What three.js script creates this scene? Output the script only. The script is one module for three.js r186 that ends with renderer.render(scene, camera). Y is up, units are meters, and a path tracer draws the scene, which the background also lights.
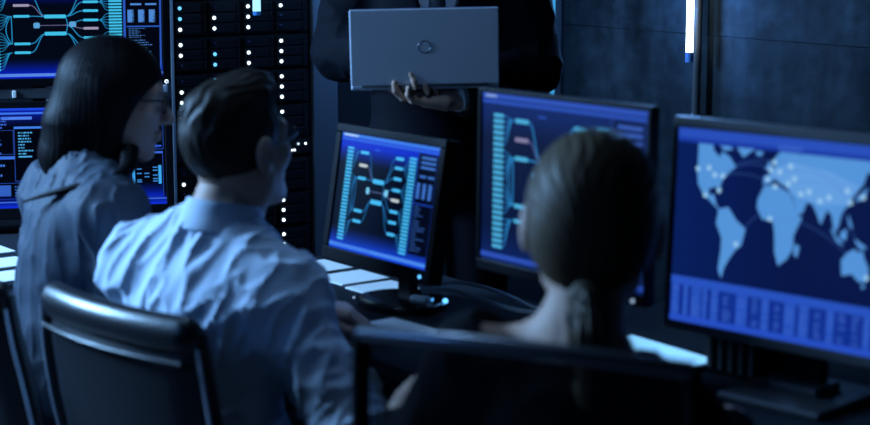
import * as THREE from 'three';
import { RoundedBoxGeometry } from 'three/addons/geometries/RoundedBoxGeometry.js';
import { mergeGeometries } from 'three/addons/utils/BufferGeometryUtils.js';
import { ImprovedNoise } from 'three/addons/math/ImprovedNoise.js';
import { RectAreaLightUniformsLib } from 'three/addons/lights/RectAreaLightUniformsLib.js';

// ---------------------------------------------------------------- camera, light, exposure
RectAreaLightUniformsLib.init();
const scene = new THREE.Scene();
scene.background = new THREE.Color(0x000000);
const camera = new THREE.PerspectiveCamera(2 * Math.atan(212.5 / 1750) * 180 / Math.PI, 870 / 425, 0.1, 60);
const YAW = 34 * Math.PI / 180, PITCH = 9.5 * Math.PI / 180;
camera.position.set(0, 1.56, 0);
camera.lookAt(Math.sin(YAW) * Math.cos(PITCH), 1.56 - Math.sin(PITCH), -Math.cos(YAW) * Math.cos(PITCH));
camera.focus = 5.0;
camera.userData.fStop = 2.7;
scene.add(camera);
const renderer = new THREE.WebGLRenderer();
renderer.toneMapping = THREE.LinearToneMapping;
renderer.toneMappingExposure = 1.0;
renderer.shadowMap.enabled = true;

const KEY = { at: [-0.15, 2.05, -4.90], w: 0.7, h: 0.6, L: 160, color: [0.27, 0.56, 1.0], aim: [1.6, 1.0, -3.0] };   // tilted panel lamp high at the far left, outside the frame
const FILL = { at: [-1.25, 2.10, -2.80], w: 1.0, h: 0.8, L: 1.9, color: [0.11, 0.36, 1.0], aim: [1.9, 1.0, -3.1] };  // unseen panel lamp added left of the desks as dim blue fill
const DOWN = { at: [1.25, 2.75, -3.05], r: 0.30, L: 22, color: [0.34, 0.62, 1.0] };                                    // square ceiling downlight above the desks
const TUBE = { L: 24, color: [0.12, 0.38, 1.0] };                                                              // vertical tube on the concrete wall

function areaLight(parent, w, h, L, color, pos, target) {
  const l = new THREE.RectAreaLight(new THREE.Color().setRGB(...color), L, w, h);
  l.position.set(...pos); parent.add(l); l.lookAt(...target);
  return l;
}

// ---------------------------------------------------------------- helpers
const taken = {};
function numbered(n) { taken[n] = (taken[n] || 0) + 1; return taken[n] === 1 ? n : n + '_' + String(taken[n] - 1).padStart(3, '0'); }
function meta(o, label, category, group, kind) {
  o.userData = {};
  if (label) o.userData.label = label;
  if (category) o.userData.category = category;
  if (group) o.userData.group = group;
  if (kind) o.userData.kind = kind;
  return o;
}
function thing(name, label, category, pos = [0, 0, 0], turn = 0, group) {
  const o = new THREE.Group(); o.name = numbered(name); scene.add(o);
  o.position.set(...pos); o.rotation.y = turn;
  return meta(o, label, category, group);
}
function part(name, geo, mat, parent) {
  if (Array.isArray(geo)) geo = merge(geo);
  const m = new THREE.Mesh(geo, mat); m.name = name; m.castShadow = m.receiveShadow = true;
  parent.add(m); return m;
}
function merge(list) {
  return mergeGeometries(list.map(g => {
    g = g.index ? g.toNonIndexed() : g;
    for (const k of Object.keys(g.attributes)) if (!['position', 'normal', 'uv'].includes(k)) g.deleteAttribute(k);
    if (!g.attributes.uv) g.setAttribute('uv', new THREE.BufferAttribute(new Float32Array(g.attributes.position.count * 2), 2));
    return g;
  }));
}
function struct(name, geo, mat, parent) {
  const m = part(name, geo, mat, parent || scene);
  if (!parent) { m.name = numbered(name); m.userData.kind = 'structure'; }
  return m;
}
const V = (a) => new THREE.Vector3(...a);
function box(x0, x1, y0, y1, z0, z1, r = 0) {
  const w = x1 - x0, h = y1 - y0, d = z1 - z0;
  const g = r ? new RoundedBoxGeometry(w, h, d, 3, r) : new THREE.BoxGeometry(w, h, d);
  return g.translate((x0 + x1) / 2, (y0 + y1) / 2, (z0 + z1) / 2);
}
function rod(a, b, r, r2 = r, seg = 14) {
  const A = V(a), B = V(b), d = B.clone().sub(A), g = new THREE.CylinderGeometry(r2, r, d.length(), seg);
  g.applyQuaternion(new THREE.Quaternion().setFromUnitVectors(new THREE.Vector3(0, 1, 0), d.clone().normalize()));
  return g.translate((a[0] + b[0]) / 2, (a[1] + b[1]) / 2, (a[2] + b[2]) / 2);
}
function tube(pts, r, seg = 40, rs = 8) { return new THREE.TubeGeometry(new THREE.CatmullRomCurve3(pts.map(V)), seg, r, rs); }
function rng(s) { return () => { s |= 0; s = s + 0x6D2B79F5 | 0; let t = Math.imul(s ^ s >>> 15, 1 | s); t = t + Math.imul(t ^ t >>> 7, 61 | t) ^ t; return ((t ^ t >>> 14) >>> 0) / 4294967296; }; }
const lin = (r, g, b) => new THREE.Color().setRGB(r, g, b);
function std(c, rough = 0.6, metal = 0, extra = {}) { return new THREE.MeshPhysicalMaterial({ color: c, roughness: rough, metalness: metal, specularIntensity: rough > 0.5 ? 0.25 : 0.5, ...extra }); }
function phys(c, rough, extra = {}) { return new THREE.MeshPhysicalMaterial({ color: c, roughness: rough, ...extra }); }
const PN = new ImprovedNoise();
const noise = (x, y, z) => PN.noise(x, y, z);
function fbm(x, y, z, o = 4) { let s = 0, a = 0.5; for (let i = 0; i < o; i++) { s += a * noise(x, y, z); x *= 2.03; y *= 2.03; z *= 2.03; a *= 0.5; } return s; }

// noise textures
function dataTex(n, fn, srgb, rep = [1, 1]) {
  const d = new Uint8Array(n * n * 4);
  for (let j = 0; j < n; j++) for (let i = 0; i < n; i++) {
    const c = fn(i / n, j / n), k = (j * n + i) * 4;
    d[k] = Math.max(0, Math.min(255, c[0] * 255)); d[k + 1] = Math.max(0, Math.min(255, c[1] * 255)); d[k + 2] = Math.max(0, Math.min(255, c[2] * 255)); d[k + 3] = 255;
  }
  const t = new THREE.DataTexture(d, n, n); t.magFilter = THREE.LinearFilter; t.wrapS = t.wrapT = THREE.RepeatWrapping; t.repeat.set(...rep);
  if (srgb) t.colorSpace = THREE.SRGBColorSpace; t.needsUpdate = true; return t;
}
const tile = (f) => (u, v) => { const a = f(u, v), b = f(u - 1, v), c = f(u, v - 1), d = f(u - 1, v - 1); return (a * (1 - u) + b * u) * (1 - v) + (c * (1 - u) + d * u) * v; };
const cloudy = tile((u, v) => fbm(u * 5 + 3, v * 5 + 7, 1.3, 5)), gritty = tile((u, v) => fbm(u * 30 + 1, v * 30 + 2, 4.1, 3)), streaky = tile((u, v) => fbm(u * 14 + 5, v * 1.6 + 1, 8.7, 3));
const scratch = tile((u, v) => Math.max(0, 1 - Math.abs(fbm(u * 3.2 + 9, v * 7 + 2, 2.2, 4)) * 26));
const concreteTex = dataTex(512, (u, v) => {
  const k = 0.50 + 0.55 * cloudy(u, v) + 0.26 * gritty(u, v) + 0.42 * streaky(u, v) + 0.05 * scratch(u, v);
  return [k * 0.92, k * 0.98, k];
}, true);
const concreteBump = dataTex(512, (u, v) => { const k = 0.5 + 0.35 * cloudy(u, v) + 0.3 * gritty(u, v) + 0.06 * scratch(u, v); return [k, k, k]; }, false);
const grainBump = dataTex(256, (u, v) => { const k = 0.5 + 0.5 * tile((a, b) => fbm(a * 40, b * 40, 3, 3))(u, v); return [k, k, k]; }, false);

// ---------------------------------------------------------------- materials
const M = {
  concrete: std(lin(0.085, 0.110, 0.145), 0.85, 0, { map: concreteTex, bumpMap: concreteBump, bumpScale: 0.006 }),
  joint: std(lin(0.10, 0.11, 0.12), 0.9),
  darkWall: std(lin(0.020, 0.024, 0.032), 0.8, 0, { bumpMap: grainBump, bumpScale: 0.002 }),
  floor: std(lin(0.05, 0.052, 0.06), 0.55, 0, { bumpMap: grainBump, bumpScale: 0.001 }),
  ceiling: std(lin(0.03, 0.032, 0.036), 0.9),
  blackPlastic: std(lin(0.004, 0.004, 0.006), 0.42, 0, { specularIntensity: 0.2 }),
  glossBlack: phys(lin(0.006, 0.006, 0.008), 0.18, { clearcoat: 0.4, clearcoatRoughness: 0.1 }),
  greyPlastic: std(lin(0.055, 0.06, 0.07), 0.4),
  postMetal: std(lin(0.16, 0.19, 0.23), 0.45, 0.55),
  rackBlack: std(lin(0.008, 0.009, 0.013), 0.7, 0.0),
  bayBlack: std(lin(0.007, 0.009, 0.014), 0.65, 0.0),
  alu: std(lin(0.50, 0.56, 0.66), 0.42, 0.3),
  aluDark: std(lin(0.20, 0.22, 0.26), 0.35, 0.85),
  chrome: std(lin(0.65, 0.68, 0.72), 0.22, 1.0),
  desk: phys(lin(0.020, 0.024, 0.032), 0.8, { specularIntensity: 0.06, bumpMap: grainBump, bumpScale: 0.0006 }),
  deskLeg: std(lin(0.03, 0.03, 0.035), 0.45, 0.6),
  plainWhite: std(lin(0.86, 0.86, 0.86), 0.85),
  leather: phys(lin(0.010, 0.011, 0.015), 0.34, { bumpMap: grainBump, bumpScale: 0.0012, clearcoat: 0.25, clearcoatRoughness: 0.35 }),
  shell: phys(lin(0.006, 0.006, 0.009), 0.5),
  mesh: std(lin(0.012, 0.013, 0.018), 0.7, 0, { transparent: true, opacity: 0.35 }),
  skin: phys(lin(0.46, 0.30, 0.235), 0.55, { specularIntensity: 0.5 }),
  hairDark: phys(lin(0.005, 0.004, 0.005), 0.5, { specularIntensity: 0.13 }),
  hairBrown: phys(lin(0.022, 0.016, 0.013), 0.5, { specularIntensity: 0.3 }),
  hairBlonde: phys(lin(0.085, 0.060, 0.038), 0.5, { specularIntensity: 0.3 }),
  eye: std(lin(0.7, 0.7, 0.7), 0.25),
  shirtBlue: phys(lin(0.50, 0.60, 0.74), 0.8, { sheen: 0.3 }),
  blouse: phys(lin(0.050, 0.066, 0.094), 0.6, { sheen: 0.3, sheenRoughness: 0.4, specularIntensity: 0.3 }),
  blackCloth: phys(lin(0.006, 0.007, 0.009), 0.9, { specularIntensity: 0.08 }),
  suit: phys(lin(0.004, 0.005, 0.009), 0.75, { specularIntensity: 0.12 }),
  whiteCloth: phys(lin(0.55, 0.58, 0.62), 0.8),
  tie: phys(lin(0.02, 0.024, 0.035), 0.5),
  trousers: std(lin(0.012, 0.013, 0.016), 0.85),
  shoe: phys(lin(0.01, 0.01, 0.012), 0.3),
  frameBlack: phys(lin(0.008, 0.008, 0.010), 0.25),
  lens: phys(lin(1, 1, 1), 0.02, { transmission: 1, thickness: 0, ior: 1.45 }),
  cable: std(lin(0.36, 0.40, 0.44), 0.4),
  cableBlack: std(lin(0.012, 0.012, 0.014), 0.45),
};
const glow = (r, g, b, k = 1) => new THREE.MeshStandardMaterial({ color: 0x000000, roughness: 0.4, emissive: lin(r, g, b), emissiveIntensity: k });
M.ledWhite = glow(0.75, 0.93, 1.0, 2.2); M.ledBlue = glow(0.12, 0.50, 0.9, 1.6); M.ledOff = std(lin(0.01, 0.02, 0.08), 0.3);
M.ledButton = glow(0.10, 0.45, 1.0, 2.5); M.ledDim = glow(0.5, 0.7, 1.0, 0.8);

// ---------------------------------------------------------------- the room
const X1 = 3.7, ZB = -4.75, H = 2.75;
{
  const wr = struct('wall_right', box(X1 + 0.02, X1 + 0.22, 0, H, -4.95, 2.2), M.joint);
  const JOINT = 1.2107, g = 0.0004;
  const uvm = (geo, s) => { const p = geo.attributes.position, n = geo.attributes.normal, uv = geo.attributes.uv; for (let i = 0; i < p.count; i++) { const ax = Math.abs(n.getX(i)) > 0.5 ? p.getZ(i) : p.getX(i); uv.setXY(i, ax / s, (Math.abs(n.getY(i)) > 0.5 ? p.getZ(i) : p.getY(i)) / s); } return geo; };
  for (const [z0, z1] of [[ZB, -2.30], [-2.30, 0], [0, 2.2]]) {
    for (const [y0, y1] of [[0, JOINT], [JOINT, H]]) {
      part('panel', uvm(box(X1 - 0.0015 * (y0 > 0), X1 + 0.02, y0 + (y0 > 0 ? g : 0), y1 - g, z0 + g / 2, z1 - g / 2, 0.0012), 1.5), M.concrete, wr);
    }
  }
  struct('wall_back', box(2.83, X1 + 0.22, 0, H, ZB - 0.2, ZB), M.darkWall);
  struct('wall_alcove', box(-2.7, 2.83, 0, H, ZB - 1.1, ZB - 0.9), M.darkWall);
  struct('wall_return', box(2.83, 3.03, 0, H, ZB - 1.1, ZB - 0.2), M.darkWall);
  struct('wall_left', box(-2.7, -2.5, 0, H, ZB - 0.9, 2.2), M.darkWall);
  struct('wall_front', box(-2.7, X1 + 0.22, 0, H, 2.2, 2.4), M.darkWall);
  struct('floor', box(-2.7, X1 + 0.22, -0.2, 0, ZB - 1.1, 2.4), M.floor);
  struct('ceiling', box(-2.7, X1 + 0.22, H, H + 0.2, ZB - 1.1, 2.4), M.ceiling);
}

// tilted panel lamps (out of frame to the left; they light shoulders, desks and the laptop lid; the dimmer is an added fill)
function panelLamp(K, label) {
  const t = thing('light_panel', label, 'lamp', K.at);
  const hw = K.w / 2, hh = K.h / 2;
  const head = new THREE.Group(); head.name = 'panel_head'; t.add(head); head.lookAt(...K.aim);
  part('housing', [box(-hw - 0.03, hw + 0.03, -hh - 0.03, hh + 0.03, -0.06, -0.02, 0.004), box(-hw - 0.03, hw + 0.03, -hh - 0.03, -hh, -0.03, 0.01), box(-hw - 0.03, hw + 0.03, hh, hh + 0.03, -0.03, 0.01), box(-hw - 0.03, -hw, -hh, hh, -0.03, 0.01), box(hw, hw + 0.03, -hh, hh, -0.03, 0.01)], M.aluDark, head);
  part('diffuser', box(-hw, hw, -hh, hh, -0.02, 0), glow(...K.color, Math.min(1.5, K.L)), head);
  for (const x of [-0.25, 0.25]) part('hanger', rod([-0.12, 0.05, x], [-0.12, H - K.at[1], x], 0.006, 0.006, 8), M.aluDark, t);
  const d = V(K.aim).sub(V(K.at)).normalize().multiplyScalar(0.014), q = V(K.at).add(d);
  areaLight(scene, K.w, K.h, K.L, K.color, [q.x, q.y, q.z], K.aim);
}
panelLamp(KEY, 'bright tilted pale blue light panel hung from the ceiling at the far left');
panelLamp(FILL, 'added unseen fill light, a dim tilted deep blue panel hung from the ceiling nearer the camera');
{
  const t = thing('ceiling_downlight', 'small square pale blue downlight in the ceiling above the desks', 'lamp', DOWN.at), r = DOWN.r / 2;
  part('trim_ring', [box(-r - 0.03, r + 0.03, -0.02, 0, -r - 0.03, -r), box(-r - 0.03, r + 0.03, -0.02, 0, r, r + 0.03), box(-r - 0.03, -r, -0.02, 0, -r, r), box(r, r + 0.03, -0.02, 0, -r, r)], M.aluDark, t);
  part('diffuser', box(-r, r, -0.014, 0, -r, r), glow(...DOWN.color, 1.5), t);
  areaLight(scene, DOWN.r, DOWN.r, DOWN.L, DOWN.color, [DOWN.at[0], DOWN.at[1] - 0.022, DOWN.at[2]], [DOWN.at[0] + 0.0001, 0, DOWN.at[2]]);
}
// vertical tube lamp on the concrete wall
{
  const t = thing('tube_light', 'bright vertical white-blue tube lamp in front of a round pipe on the concrete wall', 'lamp', [3.60, 1.165, -3.962]);
  part('tube', rod([0, 0, 0], [0, 1.25, 0], 0.011, 0.011, 16), glow(0.75, 0.92, 1.0, 6), t);
  part('end_cap', rod([0, -0.03, 0], [0, 0.0, 0], 0.0125, 0.0125, 16), std(lin(0.10, 0.22, 0.5), 0.4), t);
  part('end_cap', rod([0, 1.25, 0], [0, 1.28, 0], 0.0125, 0.0125, 16), std(lin(0.10, 0.22, 0.5), 0.4), t);
  for (const y of [0.55, 1.15]) part('bracket', box(0, 0.105, y, y + 0.015, -0.006, 0.006), M.aluDark, t);
  for (let i = 0; i < 5; i++) {
    const l = new THREE.PointLight(lin(...TUBE.color), TUBE.L * 0.022, 0, 2); l.position.set(3.580, 1.28 + i * 0.25, -3.962); l.castShadow = true; l.shadow.radius = 0.5; scene.add(l);
  }
  const p = thing('wall_pipe', 'thin round grey pipe standing off the concrete wall behind the tube lamp', 'pipe', [3.655, 0.955, -3.988]);
  part('pipe', rod([0, 0, 0], [0, H - 0.955, 0], 0.0135, 0.0135, 20), M.greyPlastic, p);
  for (const y of [0.9, 1.5]) part('clip', box(-0.016, 0.045, y, y + 0.02, -0.017, 0.017, 0.003), M.aluDark, p);
}
// thin cyan strip in the room's corner
{
  const t = thing('corner_light_strip', 'thin glowing cyan light strip running up the corner of the concrete wall', 'lamp', [X1 - 0.03, 0.3, ZB + 0.03]);
  part('channel', box(-0.008, 0.026, 0, 2.2, -0.026, 0.008), M.aluDark, t);
  part('glow_strip', box(-0.022, -0.008, 0.01, 2.19, 0.008, 0.020, 0.003), glow(0.05, 0.36, 0.75, 1.0), t);
  areaLight(scene, 0.014, 2.1, 3, [0.1, 0.5, 1], [X1 - 0.055, 1.4, ZB + 0.056], [X1 - 0.6, 1.4, ZB + 0.6]);
}

// ---------------------------------------------------------------- the server rack
{
  const R0 = 2.262, R1 = 2.735;
  const r = thing('server_rack', 'tall black server rack with grey metal posts against the back wall', 'rack', [(R0 + R1) / 2, 0, ZB]);
  const hw = (R1 - R0) / 2;
  part('post', box(-hw - 0.11, -hw - 0.002, 0, 2.2, -0.80, 0.012, 0.004), M.postMetal, r);
  part('post', box(hw + 0.002, hw + 0.092, 0, 2.2, -0.80, 0.012, 0.004), M.postMetal, r);
  part('edge_highlight', box(-hw - 0.010, -hw - 0.002, 0.02, 2.18, 0.012, 0.017), M.alu, r);  // pale strip put in for the highlight along the rack edge
  part('top_panel', box(-hw, hw, 2.12, 2.2, -0.80, 0.010, 0.003), M.rackBlack, r);
  part('bottom_panel', box(-hw, hw, 0, 0.071, -0.80, 0.010, 0.003), M.rackBlack, r);
  part('back_panel', box(-hw, hw, 0.075, 2.12, -0.80, -0.78), M.rackBlack, r);
  const cols = [2.2850, 2.3980, 2.5125, 2.6255].map(x => x - (R0 + R1) / 2);
  // lit patterns per server, from the top: w white, b blue, . dark
  const first = [1.841, 1.733, 1.625, 1.517, 1.409, 1.301, 1.1925, 1.083, 0.9735, 0.805, 0.6965, 0.588, 0.480, 0.372, 0.264, 0.156];
  const pat = ['bww.bwwwb.ww', 'wwbwww.bbwww', 'wbw.wwwwbwww', 'wwwbbwwww.ww', 'w.wwwwbbwwww',
    'b.wwbwwswwws', 'w.swwbwwwsbw', 's.wwwsbwwsww', 'sbwswwwswbws', 'wswwbwsswwbs', 'wwwsbwwwwwbw', 'swwwbswwswbs', 'wwwwbw.wwbww', 'wbw.wwbwwwww', 'wwwbww.wwwbw', 'b.wwwwwbwwww'];
  // columns: string holds col1 rows 1-3, col2 rows 1-3, ... ; rewritten below for the rows seen in the photograph
  const seen = { 5: ['bbw', '.ww', 'www', 'w..'], 6: ['ww.', '.bb', '.ww', 'www'], 7: ['.ww', 'b.w', 'w.w', 'www'], 8: ['w.w', '.bw', 'ww.', 'ww.'], 9: ['.w.', 'w.b', '..w', '...'], 10: ['ww.', 'wbw', 'w.w', 'www'], 11: ['w.w', 'bw.', 'ww.', 'ww.'] };
  const faceG = box(-hw + 0.003, hw - 0.003, -0.0515, 0.0515, -0.70, 0, 0.002), bayG = box(-0.050, 0.050, -0.0135, 0.0135, 0, 0.010, 0.002);
  const ledG = new THREE.SphereGeometry(0.0058, 12, 8), slotG = merge([box(-0.020, 0.040, -0.0035, -0.0015, 0.010, 0.0112), box(-0.020, 0.040, 0.0025, 0.0045, 0.010, 0.0112)]), latchG = box(0.040, 0.047, -0.010, 0.010, 0.010, 0.0135, 0.001);
  const word = ['topmost', 'second', 'third', 'fourth', 'fifth', 'sixth', 'seventh', 'eighth', 'ninth', 'tenth', 'eleventh', 'twelfth', 'thirteenth', 'fourteenth', 'fifteenth', 'sixteenth'];
  first.forEach((fy, i) => {
    const s = thing('rack_server', i < 5 ? word[i] + ' server from the very top of the rack, above the picture' : i < 12 ? (i === 5 ? 'topmost' : word[i - 5]) + ' server in view down the rack, black with rows of small lights' : ['fourth lowest', 'third lowest', 'second lowest', 'lowest'][i - 12] + ' server at the foot of the rack, hidden by the desks', 'server', [(R0 + R1) / 2, fy - 0.0315, ZB + 0.0], 0, 'drive servers in the rack');
    part('chassis', faceG, M.rackBlack, s);
    for (let c = 0; c < 4; c++) for (let k = 0; k < 3; k++) {
      const b = part('drive_tray', bayG, M.bayBlack, s); b.position.set(cols[c] + 0.036, 0.0315 - k * 0.0315, 0);
      const ch = seen[i] ? seen[i][c][k] : pat[i][c * 3 + k];
      const l = part('status_light', ledG, ch === 'w' ? M.ledWhite : ch === 'b' ? M.ledBlue : M.ledOff, b); l.position.set(-0.036, 0, 0.011);
      part('vent_slot', slotG, M.rackBlack, b); part('latch', latchG, M.rackBlack, b);
    }
  });
  const sw = thing('network_switch', 'slim black network switch in the rack with a short cluster of white lights', 'switch', [(R0 + R1) / 2, 0.862, ZB]);
  part('chassis', box(-hw + 0.003, hw - 0.003, -0.024, 0.024, -0.40, 0.004, 0.002), M.rackBlack, sw);
  for (let i = 0; i < 12; i++) part('port', box(-0.20 + i * 0.028, -0.178 + i * 0.028, -0.012, 0.008, 0.002, 0.0055), M.bayBlack, sw);
  for (const [x, y] of [[0.185, 0.007], [0.212, 0.006], [0.162, -0.012], [0.172, -0.012]]) { const l = part('status_light', new THREE.SphereGeometry(0.0042, 10, 8), M.ledWhite, sw); l.position.set(x, y, 0.006); }
}
// second tube lamp hanging in front of the rack, only its lower end in view
{
  const t = thing('hanging_tube_light', 'short lit end of a hanging tube lamp in front of the server rack', 'lamp', [2.50, 1.29, -4.66]);
  part('tube', rod([0, 0, 0], [0, 0.6, 0], 0.012, 0.012, 16), glow(0.35, 0.80, 1.0, 1.4), t);
  for (const y of [-0.012, 0.6]) part('end_cap', rod([0, y, 0], [0, y + 0.012, 0], 0.011, 0.012, 16), std(lin(0.05, 0.2, 0.5), 0.4), t);
  part('cable', rod([0, 0.612, 0], [0, H - 1.29, 0], 0.003, 0.003, 8), M.cableBlack, t);
  const l = new THREE.PointLight(lin(0.3, 0.66, 1.0), 0.05, 0, 2); l.position.set(2.50, 1.5, -4.62); l.castShadow = true; l.shadow.radius = 0.6; scene.add(l);
}

// ---------------------------------------------------------------- screens: what they show
function canvas(w, h) { const c = document.createElement('canvas'); c.width = w; c.height = h; return [c, c.getContext('2d')]; }
function screenMat(c, k) {
  const t = new THREE.CanvasTexture(c); t.colorSpace = THREE.SRGBColorSpace; t.magFilter = THREE.LinearFilter;
  return new THREE.MeshPhysicalMaterial({ color: 0x000000, roughness: 0.3, specularIntensity: 0.25, emissive: 0xffffff, emissiveMap: t, emissiveIntensity: k });
}
function textRows(x, cx, y0, y1, step, x0, w, col, r) { x.fillStyle = col; for (let y = y0; y < y1; y += step) { let p = x0, e = x0 + w * (0.25 + 0.75 * r()); while (p < e) { const l = 3 + r() * 16; x.fillRect(p, y, Math.min(l, e - p), step * 0.45); p += l + 4; } } }
function drawCircuit(W, Hh, o) {
  const [c, x] = canvas(W, Hh), r = rng(o.seed);
  const bg = x.createLinearGradient(0, 0, 0, Hh);
  bg.addColorStop(0, o.top); bg.addColorStop(0.10, o.top); bg.addColorStop(0.26, o.mid); bg.addColorStop(0.80, o.mid); bg.addColorStop(0.97, o.bot); bg.addColorStop(1, o.bot);
  x.fillStyle = bg; x.fillRect(0, 0, W, Hh);
  const P = (u, v) => [u * W, v * Hh];
  const L0 = 0.075, L1 = 0.14, Rr0 = 0.715, Rr1 = 0.785, n = o.bars, v0 = 0.11, v1 = 0.925, st = (v1 - v0) / n;
  x.lineCap = 'round'; x.lineJoin = 'round';
  const curve = (u0, a, u1, b, w, col) => { x.strokeStyle = col; x.lineWidth = w * Hh; x.beginPath(); x.moveTo(...P(u0, a)); const m = (u0 + u1) / 2; x.bezierCurveTo(...P(m, a), ...P(m, b), ...P(u1, b)); x.stroke(); };
  const lnodes = [[0.145, 1], [0.255, 0], [0.365, 1], [0.645, 1], [0.735, 1]], rnodes = [[0.145, 1], [0.225, 1], [0.315, 1], [0.41, 1], [0.495, 0], [0.59, 1], [0.68, 1], [0.78, 1]];
  // fans from the bars to the nodes
  const lt = [0.145, 0.365, 0.645, 0.735], rt = [0.225, 0.41, 0.59, 0.78];
  for (let i = 0; i < n; i++) {
    const v = v0 + st * (i + 0.5), t = lt[Math.min(3, Math.floor(i / n * 4))], q = rt[Math.min(3, Math.floor(i / n * 4))];
    curve(L1, v, 0.205, t, o.lw * 0.55, o.line); curve(Rr0, v, 0.66, q, o.lw * 0.55, o.line);
  }
  for (const [a] of lnodes) { curve(0.30, a, 0.385, a < 0.5 ? 0.37 : 0.545, o.lw, a === 0.255 ? o.pale : o.line); }
  curve(0.205, 0.365, 0.205, 0.645, o.lw, o.line); x.strokeStyle = o.line; x.lineWidth = o.lw * Hh;
  x.beginPath(); x.moveTo(...P(0.205, 0.365)); x.bezierCurveTo(...P(0.165, 0.44), ...P(0.165, 0.57), ...P(0.205, 0.645)); x.stroke();
  for (const [a, on] of rnodes) curve(0.485, a < 0.35 ? 0.37 : a < 0.62 ? 0.46 : 0.545, 0.585, a, o.lw, on ? o.line : o.pale);
  x.strokeStyle = o.line; x.beginPath(); x.moveTo(...P(0.487, 0.37)); x.quadraticCurveTo(...P(0.505, 0.46), ...P(0.487, 0.545)); x.stroke();
  x.strokeStyle = o.pale; x.lineWidth = o.lw * Hh * 0.8; x.beginPath(); x.moveTo(...P(0.35, 0.46)); x.lineTo(...P(0.51, 0.46)); x.stroke();
  const pill = (u0, u1, v, h, col) => { x.fillStyle = col; x.beginPath(); x.roundRect(u0 * W, (v - h / 2) * Hh, (u1 - u0) * W, h * Hh, h * Hh * 0.3); x.fill(); };
  for (const [a, on] of lnodes) pill(0.215, 0.30, a, 0.026, on ? o.bar : o.palebar);
  for (const [a, on] of rnodes) pill(0.58, 0.66, a, 0.026, on ? o.bar : o.palebar);
  pill(0.375, 0.49, 0.37, 0.038, o.bar); pill(0.375, 0.49, 0.545, 0.038, o.bar);
  pill(0.318, 0.352, 0.46, 0.058, o.sq); pill(0.505, 0.542, 0.452, 0.058, o.sq);
  for (let i = 0; i < n; i++) { pill(L0, L1, v0 + st * (i + 0.5), st * 0.66, o.bar); pill(Rr0, Rr1, v0 + st * (i + 0.5), st * 0.66, o.bar); }
  // right hand panel
  const f = (u0, u1, a, b, col) => { x.fillStyle = col; x.fillRect(u0 * W, a * Hh, (u1 - u0) * W, (b - a) * Hh); };
  f(0.805, 0.995, 0.07, 0.90, o.panel); f(0.792, 0.805, 0.0, 0.95, o.rule); f(0.985, 0.995, 0.06, 0.95, o.rule);
  for (const a of [0.09, 0.13, 0.17]) f(0.83, 0.97, a, a + 0.022, o.txt);
  for (const u of [0.82, 0.90]) { f(u + 0.01, u + 0.07, 0.245, 0.265, o.txt); }
  for (let i = 0; i < 3; i++) { const u = 0.815 + i * 0.057; f(u, u + 0.034, 0.31, 0.44, o.txt); x.fillStyle = o.panel; for (let k = 0; k < 12; k++) x.fillRect((u + 0.022 + 0.012 * r()) * W, (0.31 + k * 0.011) * Hh, 0.02 * W, 0.006 * Hh); }
  f(0.81, 0.985, 0.475, 0.49, o.rule);
  x.save(); x.globalAlpha = 0.8; textRows(x, 0, 0.50 * Hh, 0.60 * Hh, 0.018 * Hh, 0.82 * W, 0.10 * W, o.txt, r); textRows(x, 0, 0.62 * Hh, 0.86 * Hh, 0.024 * Hh, 0.82 * W, 0.13 * W, o.txt, r); x.restore();
  // header and footer
  f(0, 1, 0, 0.028, o.head); f(0, 1, 0.036, 0.06, o.head2); textRows(x, 0, 0.006 * Hh, 0.02 * Hh, 0.04 * Hh, 0.02 * W, 0.25 * W, o.headTxt, r);
  f(0.36, 0.41, 0.10, 0.112, o.head2);
  f(0, 1, 0.952, 0.982, o.foot); x.save(); x.globalAlpha = 0.5; textRows(x, 0, 0.960 * Hh, 0.972 * Hh, 0.03 * Hh, 0.03 * W, 0.9 * W, o.head2, r); x.restore();
  return c;
}
const circuitWall = drawCircuit(1024, 560, { seed: 3, bars: 26, lw: 0.009, top: '#0414a0', mid: '#020614', bot: '#0420c8', line: '#2390c8', bar: '#3fc0ea', pale: '#6a6690', palebar: '#a097b4', sq: '#5aa2d8', panel: '#02040f', rule: '#2a55b8', txt: '#4c86d2', head: '#1c3fd0', head2: '#3a63d8', headTxt: '#9ac6ff', foot: '#5d8fe6' });
const circuitSmall = drawCircuit(1024, 732, { seed: 5, bars: 27, lw: 0.009, top: '#0c2fd0', mid: '#020a22', bot: '#1648e2', line: '#1c6fb0', bar: '#48c0ff', pale: '#5a6aa0', palebar: '#c6d2d8', sq: '#78cdf4', panel: '#03081e', rule: '#163a9c', txt: '#3b6fc8', head: '#3f7ff0', head2: '#2a60e4', headTxt: '#bfe0ff', foot: '#4a8bf4' });
const circuitMid = drawCircuit(1024, 740, { seed: 7, bars: 24, lw: 0.010, top: '#0c2468', mid: '#07153f', bot: '#0c2668', line: '#2a8ad0', bar: '#4fb8ea', pale: '#56609c', palebar: '#8a83aa', sq: '#5fa6e0', panel: '#08174a', rule: '#17347c', txt: '#3a60c0', head: '#3158c8', head2: '#2a50be', headTxt: '#9ab8f4', foot: '#3156c4' });
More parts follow.
